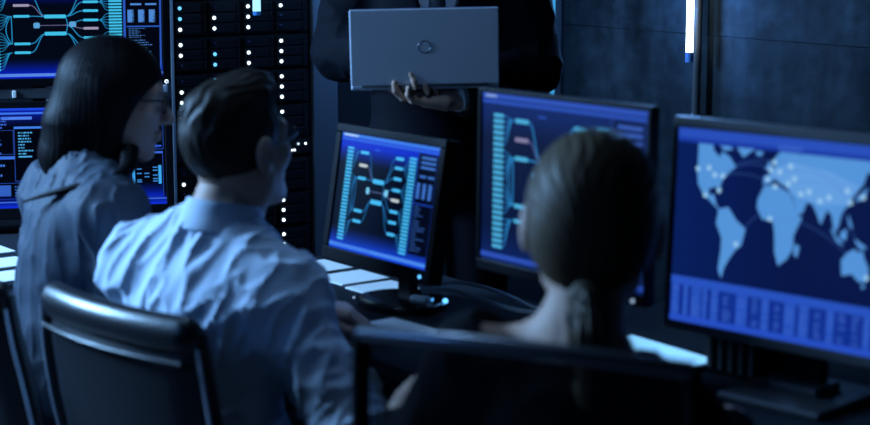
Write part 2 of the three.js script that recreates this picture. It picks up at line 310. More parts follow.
function drawConsole() {
  const W = 1024, Hh = 546, [c, x] = canvas(W, Hh), r = rng(11);
  x.fillStyle = '#01030d'; x.fillRect(0, 0, W, Hh);
  const f = (a, b, w, h, col) => { x.fillStyle = col; x.fillRect(a * W, b * Hh, w * W, h * Hh); };
  const fr = (a, b, w, h, col, lw = 3) => { x.strokeStyle = col; x.lineWidth = lw; x.strokeRect(a * W, b * Hh, w * W, h * Hh); };
  const g = x.createLinearGradient(0, 0, 0, Hh * 0.2); g.addColorStop(0, '#0a22c0'); g.addColorStop(1, '#01030d'); x.fillStyle = g; x.fillRect(0, 0, W, Hh * 0.2);
  f(0, 0.0, 1, 0.022, '#1d4be0'); f(0, 0.042, 1, 0.02, '#3d74ec'); f(0.14, 0.085, 0.16, 0.03, '#4f7ff0');
  textRows(x, 0, 0.09 * Hh, 0.20 * Hh, 0.032 * Hh, 0.03 * W, 0.24 * W, '#3c6ce0', r);
  fr(0.205, 0.19, 0.16, 0.54, '#2b56c4'); f(0.205, 0.185, 0.15, 0.022, '#3f80ee');
  textRows(x, 0, 0.24 * Hh, 0.46 * Hh, 0.03 * Hh, 0.225 * W, 0.09 * W, '#4fb2f0', r); f(0.225, 0.48, 0.07, 0.014, '#4fb2f0');
  textRows(x, 0, 0.26 * Hh, 0.46 * Hh, 0.045 * Hh, 0.02 * W, 0.16 * W, '#2f5cc0', r);
  f(0.02, 0.48, 0.185, 0.03, '#3a70e0'); textRows(x, 0, 0.56 * Hh, 0.74 * Hh, 0.05 * Hh, 0.03 * W, 0.15 * W, '#3f78d8', r);
  fr(0.01, 0.22, 0.19, 0.24, '#2447a8'); fr(0.01, 0.75, 0.36, 0.16, '#2447a8'); f(0.02, 0.77, 0.16, 0.11, '#315fc0'); textRows(x, 0, 0.78 * Hh, 0.88 * Hh, 0.03 * Hh, 0.20 * W, 0.14 * W, '#315fc0', r);
  fr(0.38, 0.19, 0.40, 0.70, '#1d3f9c'); textRows(x, 0, 0.24 * Hh, 0.80 * Hh, 0.035 * Hh, 0.40 * W, 0.30 * W, '#2f66c4', r);
  for (let i = 0; i < 6; i++) f(0.72, 0.45 + i * 0.06, 0.05, 0.04, i % 2 ? '#1c3f9a' : '#3a74da');
  f(0.80, 0.08, 0.18, 0.03, '#2d57c8'); textRows(x, 0, 0.14 * Hh, 0.36 * Hh, 0.04 * Hh, 0.81 * W, 0.16 * W, '#2c5cba', r); f(0.81, 0.40, 0.17, 0.02, '#2d57c8'); fr(0.95, 0.1, 0.04, 0.34, '#2d57c8');
  fr(0.81, 0.465, 0.175, 0.46, '#2850c0'); f(0.81, 0.465, 0.175, 0.02, '#3a66d2'); f(0.86, 0.535, 0.06, 0.012, '#4a78d8');
  const g2 = x.createLinearGradient(0, Hh * 0.76, 0, Hh * 0.93); g2.addColorStop(0, '#01030d'); g2.addColorStop(1, '#0622b8'); x.fillStyle = g2; x.fillRect(0.812 * W, Hh * 0.78, 0.17 * W, Hh * 0.14);
  f(0.82, 0.61, 0.015, 0.19, '#3aa0ea'); f(0.96, 0.605, 0.016, 0.19, '#3aa8f0');
  for (const [a, b] of [[0.845, 0.635], [0.845, 0.68], [0.845, 0.745], [0.845, 0.765], [0.885, 0.68], [0.885, 0.715], [0.93, 0.62], [0.93, 0.65], [0.93, 0.70], [0.93, 0.735], [0.93, 0.76]]) f(a, b, 0.026, 0.012, '#3a86d4');
  const g3 = x.createLinearGradient(0, Hh * 0.86, 0, Hh); g3.addColorStop(0, 'rgba(6,30,190,0)'); g3.addColorStop(1, 'rgba(14,50,225,1)'); x.fillStyle = g3; x.fillRect(0, Hh * 0.86, W, Hh * 0.14);
  f(0, 0.935, 1, 0.014, '#3a66e0');
  return c;
}
function drawMap() {
  const W = 1024, Hh = 719, [c, x] = canvas(W, Hh), r = rng(21);
  const bg = x.createLinearGradient(0, 0, W, 0); bg.addColorStop(0, '#0a2264'); bg.addColorStop(0.5, '#08184c'); bg.addColorStop(1, '#08184e'); x.fillStyle = bg; x.fillRect(0, 0, W, Hh);
  const f = (a, b, w, h, col) => { x.fillStyle = col; x.fillRect(a * W, b * Hh, w * W, h * Hh); };
    const P = (lon, lat) => [(0.397 + Math.max(lon, -116) * 0.00263) * W, (0.44 - Math.min(lat, 70) * 0.0054) * Hh];
  const lands = [
    [[-160, 62], [-158, 72], [-128, 73], [-110, 73], [-95, 72], [-92, 62], [-80, 56], [-78, 62], [-66, 58], [-56, 50], [-66, 44], [-76, 36], [-81, 26], [-84, 30], [-97, 27], [-97, 20], [-88, 21], [-84, 12], [-78, 8], [-92, 15], [-106, 22], [-114, 30], [-124, 40], [-126, 50], [-136, 56], [-154, 56]],
    [[-90, 76], [-72, 74], [-62, 66], [-74, 64], [-84, 70]],
    [[-54, 76], [-22, 76], [-26, 69], [-44, 60], [-52, 66]],
    [[-78, 8], [-64, 11], [-50, 0], [-35, -7], [-40, -22], [-50, -28], [-58, -36], [-66, -46], [-69, -55], [-74, -48], [-71, -30], [-71, -18], [-81, -5]],
    [[-17, 22], [-8, 35], [10, 37], [32, 31], [43, 12], [51, 11], [40, -6], [40, -18], [32, -28], [20, -35], [14, -24], [12, -6], [8, 5], [-8, 5], [-17, 14]],
    [[44, -14], [50, -16], [47, -25], [43, -23]],
    [[-10, 37], [-9, 44], [-1, 46], [4, 52], [10, 57], [6, 62], [16, 69], [28, 71], [44, 67], [70, 73], [104, 76], [140, 73], [172, 69], [168, 61], [142, 58], [138, 48], [126, 38], [120, 30], [109, 20], [106, 9], [101, 2], [96, 17], [88, 22], [80, 8], [73, 18], [66, 25], [57, 26], [52, 16], [44, 13], [36, 30], [27, 37], [16, 40], [8, 44], [0, 39]],
    [[-8, 51], [-2, 58], [2, 52]], [[-24, 66], [-14, 66], [-16, 63], [-22, 63]],
    [[130, 32], [141, 36], [144, 44], [139, 40], [131, 35]],
    [[96, 4], [106, -6], [114, -8], [104, -2]], [[110, 2], [118, 6], [118, -3], [111, -3]], [[132, -2], [148, -8], [140, -9], [133, -4]], [[120, 18], [126, 8], [122, 10]],
    [[114, -22], [122, -15], [131, -11], [137, -14], [142, -11], [146, -18], [153, -27], [150, -38], [140, -38], [130, -32], [116, -35]], [[145, -41], [149, -42], [146, -44]], [[168, -40], [176, -38], [172, -46], [166, -46]],
  ];
  x.fillStyle = '#5a9ee8'; x.strokeStyle = '#5a9ee8'; x.lineWidth = 5; x.lineJoin = 'round';
  for (const p of lands) { x.beginPath(); p.forEach((q, i) => i ? x.lineTo(...P(...q)) : x.moveTo(...P(...q))); x.closePath(); x.fill(); x.stroke(); }
  x.fillStyle = 'rgba(120,180,245,0.55)'; x.beginPath(); for (const q of [[-5, 48], [30, 60], [90, 55], [135, 45], [118, 28], [80, 24], [40, 30], [10, 42]]) x.lineTo(...P(...q)); x.fill();
  const spots = [[-150, 44], [-98, 46], [-88, 40], [-75, 40], [-102, 20], [-80, 26], [-48, -22], [0, 51], [5, 58], [14, 50], [30, 56], [37, 45], [8, 36], [-4, 42], [28, 40], [3, 6], [77, 28], [90, 32], [116, 40], [121, 30], [139, 36], [151, -34], [60, 35], [48, 32]];
  x.strokeStyle = 'rgba(90,140,225,0.5)'; x.lineWidth = 3;
  for (const [a, b] of [[3, 7], [2, 10], [6, 15], [9, 20], [16, 21], [12, 18], [0, 3], [8, 19], [15, 21], [3, 12]]) { const A = P(...spots[a]), B = P(...spots[b]); x.beginPath(); x.moveTo(...A); x.quadraticCurveTo((A[0] + B[0]) / 2, Math.min(A[1], B[1]) - 40, ...B); x.stroke(); }
  for (const s of spots) { x.fillStyle = '#a4d8ff'; x.beginPath(); x.arc(...P(...s), 10, 0, 7); x.fill(); }
  f(0, 0, 1, 0.05, '#2c55c8'); f(0, 0.05, 1, 0.022, '#1d3fae'); f(0.42, 0.04, 0.1, 0.022, '#3a63d0');
  f(0, 0.765, 1, 0.235, '#0f2f96'); f(0, 0.765, 1, 0.045, '#2b58cc'); f(0, 0.968, 1, 0.032, '#2a55d2');
  let u = 0.005; while (u < 0.99) { const w = 0.02 + r() * 0.03; f(u, 0.81, w, 0.158, r() < 0.55 ? '#2a57c6' : '#17389c'); for (let k = 0; k < 9; k++) if (r() < 0.7) f(u + 0.004, 0.82 + k * 0.016, w * (0.4 + 0.5 * r()), 0.007, '#3c68d4'); u += w + 0.006 + r() * 0.014; }
  return c;
}

// ---------------------------------------------------------------- monitors
// local frame: screen centre at the origin, facing +z, x to the right as one looks at it
function monitor(o) {
  const t = thing(o.name, o.label, 'monitor', o.pos, o.turn);
  const head = new THREE.Group(); head.name = 'display_head'; head.rotation.x = -o.tilt; t.add(head);
  const { w, h, b, bt, bb } = o, hw = w / 2, hh = h / 2;
  const body = o.bodyMat || M.blackPlastic;
  part('bezel', [box(-hw - b, hw + b, hh, hh + bt, -(o.deep || 0.022), 0.006, 0.003), box(-hw - b, hw + b, -hh - bb, -hh, -(o.deep || 0.022), 0.006, 0.003), box(-hw - b, -hw, -hh, hh, -(o.deep || 0.022), 0.006, 0.003), box(hw, hw + b, -hh, hh, -(o.deep || 0.022), 0.006, 0.003)], body, head);
  part('back_cover', [box(-hw - b, hw + b, -hh - bb, hh + bt, -(o.deep || 0.022) - 0.010, -(o.deep || 0.022) + 0.002, 0.004), box(-hw * 0.6, hw * 0.6, -hh * 0.75, hh * 0.6, -0.058, -(o.deep || 0.022), 0.012)], M.blackPlastic, head);
  const sg = new THREE.PlaneGeometry(w, h); sg.translate(0, 0, 0.001);
  part('screen', sg, o.screen, head);
  const al = areaLight(head, w, h, o.light, o.lightColor || [0.12, 0.32, 1.0], [0, 0, 0.010], [0, 0, 1]); al.lookAt(head.localToWorld(new THREE.Vector3(0, 0, 1)));
  head.updateWorldMatrix(true, false); al.rotation.set(0, Math.PI, 0);
  if (o.leds) for (const [x, y, m] of o.leds) { const l = part('power_light', new THREE.SphereGeometry(0.0035, 10, 8), m, head); l.position.set(x, y, 0.007); }
  return [t, head];
}
function deskStand(t, o) {   // neck and base down to the desk, in the monitor's own frame
  const y = 0.73 - t.position.y, bz = o.bz || -0.05;
  if (o.oval) {
    const g = new THREE.CylinderGeometry(0.5, 0.5, 1, 40); g.scale(o.bw, 0.014, o.bd); g.translate(0, y + 0.0075, bz);
    const g2 = new THREE.SphereGeometry(0.5, 32, 12, 0, 7, 0, Math.PI / 2); g2.scale(o.bw * 0.97, 0.022, o.bd * 0.97); g2.translate(0, y + 0.0135, bz);
    part('stand_base', [g, g2], M.glossBlack, t);
  } else part('stand_base', [box(-o.bw / 2, o.bw / 2, y, y + 0.014, bz - o.bd / 2, bz + o.bd / 2, 0.006), box(-0.05, 0.05, y + 0.012, y + 0.03, bz - 0.05, bz + 0.03, 0.006)], o.baseMat || M.glossBlack, t);
  part('stand_neck', [box(-o.nw / 2, o.nw / 2, y + 0.012, -0.02, bz - 0.028, bz - 0.004, 0.006), box(-o.nw / 2, o.nw / 2, -0.05, 0.03, bz - 0.024, -0.03, 0.006)], o.neckMat || M.blackPlastic, t);
}
const faceMinusX = (yaw) => -Math.PI / 2 + yaw;   // a panel that looks towards -x, turned by yaw
{
  // small 4:3 monitor at the far end of the desk
  const [t] = monitor({ name: 'desk_monitor', label: 'small tilted black monitor with a circuit diagram, below the held laptop', pos: [1.979, 0.970, -3.132], turn: faceMinusX(0.062), tilt: 0.162, w: 0.356, h: 0.255, b: 0.020, bt: 0.019, bb: 0.030, screen: screenMat(circuitSmall, 0.95), light: 1.6, leds: [[0.168, -0.1425, M.ledButton]] });
  deskStand(t, { oval: true, bw: 0.22, bd: 0.19, nw: 0.05, bz: -0.05 });
  const y = 0.73 - 0.970; const l = part('power_light', new THREE.SphereGeometry(0.006, 12, 8), M.ledButton, t); l.position.set(0.088, y + 0.018, -0.100); const l2 = part('power_light', new THREE.SphereGeometry(0.0025, 10, 8), M.ledDim, t); l2.position.set(-0.070, y + 0.016, 0.030);
}
{
  const [t] = monitor({ name: 'desk_monitor', label: 'middle black monitor with a circuit diagram, partly hidden by a head', pos: [1.989, 1.0665, -2.5335], turn: faceMinusX(0.072), tilt: 0.012, w: 0.453, deep: 0.008, h: 0.327, b: 0.010, bt: 0.010, bb: 0.022, screen: screenMat(circuitMid, 0.85), light: 0.10, leds: [[0.205, -0.176, M.ledDim]] });
  deskStand(t, { bw: 0.26, bd: 0.15, nw: 0.06 });
}
{
  const [t] = monitor({ name: 'desk_monitor', label: 'large monitor showing a blue world map, at the right edge', pos: [2.158, 1.017, -2.1035], turn: faceMinusX(0.2004), tilt: 0.048, deep: 0.010, w: 0.50, h: 0.351, b: 0.010, bt: 0.020, bb: 0.018, screen: screenMat(drawMap(), 0.85), light: 0.12, bodyMat: M.greyPlastic });
  deskStand(t, { bw: 0.21, bd: 0.22, nw: 0.075, bz: -0.045, baseMat: M.greyPlastic });
}
// ---- the two stacked displays on the left, on a pole stand on the back desk
{
  const [a, ha] = monitor({ name: 'stacked_display', label: 'upper display on the pole stand with a large cyan circuit diagram', pos: [1.821, 1.2705, -4.461], turn: -0.366, tilt: -0.135, w: 0.50, h: 0.2662, b: 0.021, bt: 0.018, bb: 0.024, screen: screenMat(circuitWall, 1.0), light: 0.14, bodyMat: M.blackPlastic, leds: [[0.262, -0.150, M.ledDim]] });
  part('power_ring', new THREE.TorusGeometry(0.0042, 0.0012, 8, 16).translate(0.259, -0.148, 0.0065), M.ledWhite, ha);
  part('mount_plate', box(-0.06, 0.06, -0.06, 0.06, -0.075, -0.055, 0.003), M.aluDark, ha);
  const [b, hb] = monitor({ name: 'stacked_display', label: 'lower display on the pole stand with code windows and blue panels', pos: [1.796, 0.9317, -4.4095], turn: -0.4046, tilt: 0.138, w: 0.50, h: 0.2662, b: 0.021, bt: 0.018, bb: 0.030, screen: screenMat(drawConsole(), 1.0), light: 0.12, bodyMat: M.blackPlastic });
  part('power_ring', new THREE.TorusGeometry(0.0042, 0.0012, 8, 16).translate(0.261, -0.154, 0.0065), M.ledWhite, hb);
  part('mount_plate', box(-0.06, 0.06, -0.06, 0.06, -0.075, -0.055, 0.003), M.aluDark, hb);
  const s = thing('display_stand', 'black pole stand with a cross bar carrying the two stacked displays', 'stand', [1.765, 0.73, -4.545], -0.385);
  part('base', box(-0.16, 0.16, 0, 0.015, -0.10, 0.12, 0.005), M.blackPlastic, s);
  part('pole', rod([0, 0.012, 0], [0, 0.72, 0], 0.018, 0.018, 20), M.blackPlastic, s);
  part('cross_bar', box(-0.29, 0.333, 0.352, 0.382, 0.018, 0.040, 0.003), M.greyPlastic, s);
  part('bar_end', box(0.333, 0.344, 0.350, 0.384, 0.016, 0.044, 0.003), M.alu, s);
  part('arm', [box(-0.02, 0.02, 0.52, 0.56, 0.012, 0.045, 0.004), box(-0.02, 0.02, 0.18, 0.22, 0.012, 0.060, 0.004)], M.aluDark, s);
  part('clamp', box(-0.070, -0.059, 0.356, 0.376, 0.038, 0.046, 0.002), M.plainWhite, s);
}

// ---------------------------------------------------------------- desks and what lies on them
{
  const mk = (name, label, x0, x1, z0, z1) => {
    const t = thing(name, label, 'desk', [x0, 0, z0]), w = x1 - x0, d = z1 - z0;
    part('desktop', box(0, w, 0.700, 0.730, 0, d, 0.004), M.desk, t);
    for (const z of [0.05, d - 0.05]) part('leg', [box(0.06, 0.11, 0, 0.70, z - 0.025, z + 0.025, 0.003), box(w - 0.11, w - 0.06, 0, 0.70, z - 0.025, z + 0.025, 0.003), box(0.06, w - 0.06, 0.64, 0.69, z - 0.02, z + 0.02, 0.003)], M.deskLeg, t);
    part('modesty_panel', box(w - 0.05, w - 0.03, 0.25, 0.69, 0.05, d - 0.05, 0.002), M.desk, t);
  };
  mk('work_desk', 'dark narrow desk carrying the small monitor and the white square pieces', 1.73, 2.29, -3.73, -2.85);
  mk('work_desk', 'dark desk in front of the person in black carrying the two larger monitors', 1.73, 2.57, -2.848, -0.95);
}
{
  const t = thing('back_desk', 'dark desk under the two stacked displays at the back wall', 'desk', [1.30, 0, -4.28]);
  part('desktop', box(-0.85, 0.72, 0.700, 0.730, -0.42, 0.46, 0.004), M.desk, t);
  for (const x of [-0.78, 0.65]) part('leg', [box(x - 0.025, x + 0.025, 0, 0.70, -0.38, -0.33, 0.003), box(x - 0.025, x + 0.025, 0, 0.70, 0.36, 0.41, 0.003), box(x - 0.02, x + 0.02, 0.64, 0.69, -0.36, 0.40, 0.003)], M.deskLeg, t);
}
function whitePiece(name, label, x, z, w, d, turn, y, group) { const m = part(name, box(-w / 2, w / 2, 0, 0.004, -d / 2, d / 2, 0.0015), M.plainWhite, scene); m.name = numbered(name); m.position.set(x, y, z); m.rotation.y = turn; return meta(m, label, 'plainWhite', group); }  // thin flat white piece for a pale rectangle on a desk
whitePiece('white_piece', 'white square piece on the desk, farthest of three beside the small monitor', 2.080, -3.600, 0.135, 0.128, 0.05, 0.7302, 'white pieces by the small monitor');
whitePiece('white_piece', 'white square piece on the desk, middle of three beside the small monitor', 2.087, -3.444, 0.135, 0.122, 0.05, 0.7302, 'white pieces by the small monitor');
whitePiece('white_piece', 'white square piece on the desk, nearest of three beside the small monitor', 2.083, -3.300, 0.130, 0.118, 0.05, 0.7302, 'white pieces by the small monitor');
whitePiece('white_piece', 'white piece on the desk in front of the small monitor base', 1.915, -2.945, 0.070, 0.170, 0.12, 0.7302, 'white pieces by the small monitor');
for (const [i, z, w] of [[0, -4.245, 'farthest'], [1, -4.065, 'middle'], [2, -3.905, 'nearest']]) whitePiece('white_piece', w + ' of three white pieces on the back desk at the left edge', 1.40 - i * 0.02, z, 0.30, 0.115, 0.05, 0.7302, 'white pieces on the back desk');
{
  const t = thing('bright_slab', 'glowing pale blue slab added for a bright patch on the desk below the gap between the two larger monitors', 'bright_slab', [2.180, 0.7302, -2.490], 0.0);
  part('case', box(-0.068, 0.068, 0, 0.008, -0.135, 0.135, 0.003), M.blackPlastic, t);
  part('screen', box(-0.060, 0.060, 0.0078, 0.0088, -0.125, 0.125), glow(0.22, 0.58, 0.90, 0.9), t);  // glow added to give the bright patch on the desk its brightness
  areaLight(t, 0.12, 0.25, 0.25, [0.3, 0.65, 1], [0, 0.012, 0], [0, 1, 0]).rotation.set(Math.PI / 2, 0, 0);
}
{
  const mk = (label, pts, r, m) => { const o = part('cable', tube(pts, r), m, scene); o.name = numbered('cable'); meta(o, label, 'cable'); };
  mk('grey-blue cable curving over the desk behind the small monitor base', [[2.03, 0.775, -3.06], [2.08, 0.775, -3.02], [2.12, 0.76, -2.98], [2.16, 0.745, -2.90], [2.20, 0.745, -2.82], [2.22, 0.737, -2.76]], 0.0065, M.cable);
  mk('thin dark cable looping over the grey-blue one by the small monitor', [[2.04, 0.78, -3.08], [2.11, 0.79, -3.02], [2.17, 0.77, -2.96], [2.21, 0.745, -2.90], [2.24, 0.737, -2.80]], 0.004, M.cable);
  mk('black cable hanging behind the world map monitor stand', [[2.26, 0.90, -2.02], [2.28, 0.80, -1.98], [2.27, 0.745, -1.93], [2.22, 0.738, -1.86]], 0.006, M.cableBlack);
  const a = thing('cable_adapter', 'small grey cable plug block on the small monitor stand', 'adapter', [2.035, 0.755, -3.075], 0.5);
  part('block', box(-0.009, 0.009, -0.006, 0.006, -0.02, 0.02, 0.003), M.cable, a); part('plug', box(-0.006, 0.006, -0.004, 0.004, 0.02, 0.03, 0.001), M.chrome, a);
  const d = thing('docking_box', 'black box with vertical fins on the desk between the glowing slab and the world map monitor', 'device', [2.245, 0.73, -2.285], 0.15);
  part('case', box(-0.05, 0.05, 0, 0.125, -0.065, 0.055, 0.006), M.blackPlastic, d);
  for (let i = 0; i < 5; i++) part('fin', box(-0.056, -0.049, 0.012, 0.112, -0.056 + i * 0.0235, -0.046 + i * 0.0235, 0.001), M.greyPlastic, d);
}

// ---------------------------------------------------------------- chairs
function baseAndColumn(t, seatY) {
  part('gas_column', [rod([0, 0.10, 0], [0, seatY - 0.05, 0], 0.026, 0.022, 16)], M.chrome, t);
  for (let i = 0; i < 5; i++) {
    const a = i * Math.PI * 2 / 5 + 0.3, c = Math.cos(a), s = Math.sin(a);
    part('foot', rod([0, 0.10, 0], [c * 0.27, 0.075, s * 0.27], 0.026, 0.016, 10), M.blackPlastic, t);
    const w = part('caster', [rod([-0.018, 0, 0], [-0.006, 0, 0], 0.028, 0.028, 16), rod([0.006, 0, 0], [0.018, 0, 0], 0.028, 0.028, 16), rod([0, 0, 0], [0, 0.05, 0], 0.006, 0.006, 8)], M.blackPlastic, t);
    w.position.set(c * 0.27, 0.028, s * 0.27); w.rotation.y = -a;
  }
}
function slab(w, pts, thick, rnd, crown = 0.02) {   // a padded sheet that follows a side profile pts [y, z], bowed across x
  const g = new RoundedBoxGeometry(w, 1, thick, 6, rnd), p = g.attributes.position;
  const geo = new THREE.BoxGeometry(w, 1, thick, 14, 18, 3), q = geo.attributes.position;
  g.dispose();
  const at = (t) => { const n = pts.length - 1, k = Math.min(n - 1, Math.floor(t * n)), f = t * n - k; return [pts[k][0] * (1 - f) + pts[k + 1][0] * f, pts[k][1] * (1 - f) + pts[k + 1][1] * f]; };
  for (let i = 0; i < q.count; i++) {
    const x = q.getX(i), t = q.getY(i) + 0.5, z = q.getZ(i), e = Math.max(Math.abs(x) / (w / 2), Math.abs(t - 0.5) * 2);
    const [y, zz] = at(Math.min(0.9999, Math.max(0, t))), pinch = Math.pow(Math.max(0, (e - 0.82) / 0.18), 2);
    q.setXYZ(i, x, y, zz + z * (1 - 0.75 * pinch) + crown * (x / (w / 2)) ** 2);
  }
  geo.computeVertexNormals(); return geo;
}
function leatherChair(label, x, z, heading, top, W = 0.45) {
  const t = thing('office_chair', label, 'chair', [x, 0, z], Math.PI - heading * Math.PI / 180);
  const b = -0.02;
  // back plane stands at local z = 0 (its top edge), the seat in front of it
  part('seat', [box(-0.23, 0.23, 0.40, 0.48, 0.03, 0.48, 0.035)], M.leather, t);
  part('backrest', slab(W - 0.03, [[0.46, 0.07], [0.58, 0.045], [0.70, 0.02], [top - 0.055, 0.0]], 0.045, 0.02, 0.035), M.leather, t);
  const roll = new THREE.CapsuleGeometry(0.033, W - 0.09, 10, 20, 18); roll.rotateZ(Math.PI / 2);
  { const q = roll.attributes.position; for (let i = 0; i < q.count; i++) { const xx = q.getX(i); q.setXYZ(i, xx, q.getY(i) * 1.05 + top - 0.035, q.getZ(i) * 0.85 + 0.035 * (xx / (W / 2)) ** 2); } roll.computeVertexNormals(); }
  part('head_roll', roll, M.leather, t);
  part('seam', tube([-1, -0.6, -0.2, 0.2, 0.6, 1].map(k => [k * (W / 2 - 0.03), top - 0.078, -0.024 + 0.035 * (k * 0.87) ** 2]), 0.0045, 30, 8), M.leather, t);
  for (const s of [-1, 1]) {
    part('side_frame', tube([[s * (W / 2 - 0.012), top - 0.03, 0.028], [s * (W / 2 - 0.004), top - 0.10, 0.036], [s * (W / 2), 0.70, 0.052], [s * (W / 2), 0.58, 0.075], [s * (W / 2 - 0.01), 0.46, 0.10]], 0.014, 40, 10), M.shell, t);
    part('highlight_trim', tube([[s * (W / 2 - 0.004), top - 0.05, 0.018], [s * (W / 2 + 0.004), top - 0.12, 0.024], [s * (W / 2 + 0.008), 0.68, 0.040], [s * (W / 2 + 0.008), 0.58, 0.062]], 0.0035, 30, 8), M.alu, t);  // pale line put in for the highlight along the chair frame
  }
  part('back_bracket', box(-0.04, 0.04, 0.36, 0.62, b + 0.02, b + 0.05, 0.008), M.shell, t);
  part('seat_pan', box(-0.16, 0.16, 0.37, 0.405, 0.06, 0.42, 0.01), M.shell, t);
  const sub = new THREE.Group(); sub.name = 'pedestal'; sub.position.set(0, 0, 0.24); t.add(sub); baseAndColumn(sub, 0.44);
  return t;
}
leatherChair('black leather office chair with padded top roll behind the pale blue shirt', 1.195, -2.800, 79.8, 0.905, 0.49);
leatherChair('black leather office chair at the left edge behind the person in the grey-blue blouse', 1.085, -3.365, 80, 0.88);
{
  const t = thing('office_chair', 'black mesh-back office chair with a glossy top rail, behind the person in black', 'chair', [1.335, 0, -1.800], Math.PI - 60 * Math.PI / 180);
  const W = 0.48, top = 1.005;
  part('seat', box(-0.24, 0.24, 0.41, 0.48, 0.06, 0.50, 0.03), M.blackCloth, t);
  part('top_rail', tube([-1, -0.7, -0.3, 0.3, 0.7, 1].map(k => [k * W / 2, top - 0.012 * k * k, 0.03 * k * k]), 0.0135, 40, 12), std(lin(0.22, 0.24, 0.28), 0.27, 0.9), t);
  for (const s of [-1, 1]) part('side_post', tube([[s * W / 2, top - 0.012, 0.03], [s * (W / 2 + 0.004), 0.85, 0.035], [s * (W / 2), 0.70, 0.045], [s * (W / 2 - 0.03), 0.55, 0.07], [s * (W / 2 - 0.05), 0.46, 0.10]], 0.0135, 40, 12), M.blackPlastic, t);
  part('back_mesh', slab(W - 0.02, [[0.50, 0.09], [0.62, 0.060], [0.78, 0.022], [0.99, 0.004]], 0.004, 0.001, 0.03), M.mesh, t);
  part('lumbar_bar', tube([-1, -0.5, 0.5, 1].map(k => [k * (W / 2 - 0.02), 0.62, 0.045 + 0.03 * k * k]), 0.012, 30, 10), M.blackPlastic, t);
  part('seat_pan', box(-0.17, 0.17, 0.38, 0.415, 0.10, 0.44, 0.01), M.shell, t);
  part('back_bracket', box(-0.035, 0.035, 0.36, 0.62, 0.0, 0.035, 0.008), M.shell, t);
  const sub = new THREE.Group(); sub.name = 'pedestal'; sub.position.set(0, 0, 0.27); t.add(sub); baseAndColumn(sub, 0.44);
}

// ---------------------------------------------------------------- people: signed distances, meshed on grids (surface nets)
const clamp = (v, a, b) => v < a ? a : v > b ? b : v;
function cone(a, b, ra, rb) {
  const bx = b[0] - a[0], by = b[1] - a[1], bz = b[2] - a[2], q = 1 / (bx * bx + by * by + bz * bz);
  return (x, y, z) => { const px = x - a[0], py = y - a[1], pz = z - a[2], t = clamp((px * bx + py * by + pz * bz) * q, 0, 1); const dx = px - bx * t, dy = py - by * t, dz = pz - bz * t; return Math.sqrt(dx * dx + dy * dy + dz * dz) - (ra + (rb - ra) * t); };
}
function ell(c, r, rx = 0) {
  const cs = Math.cos(rx), sn = Math.sin(rx);
  return (x, y, z) => { let px = x - c[0], py = y - c[1], pz = z - c[2]; const yy = py * cs + pz * sn; pz = -py * sn + pz * cs; py = yy; const ax = px / r[0], ay = py / r[1], az = pz / r[2], k0 = Math.sqrt(ax * ax + ay * ay + az * az) + 1e-9, bx = ax / r[0], by = ay / r[1], bz = az / r[2]; return k0 * (k0 - 1) / (Math.sqrt(bx * bx + by * by + bz * bz) + 1e-9); };
}
const smin = (a, b, k) => { const h = Math.max(k - Math.abs(a - b), 0) / k; return Math.min(a, b) - h * h * k * 0.25; };
const smax = (a, b, k) => -smin(-a, -b, k);
function union(list, k) { return (x, y, z) => { let d = list[0](x, y, z); for (let i = 1; i < list.length; i++) d = smin(d, list[i](x, y, z), k); return d; }; }
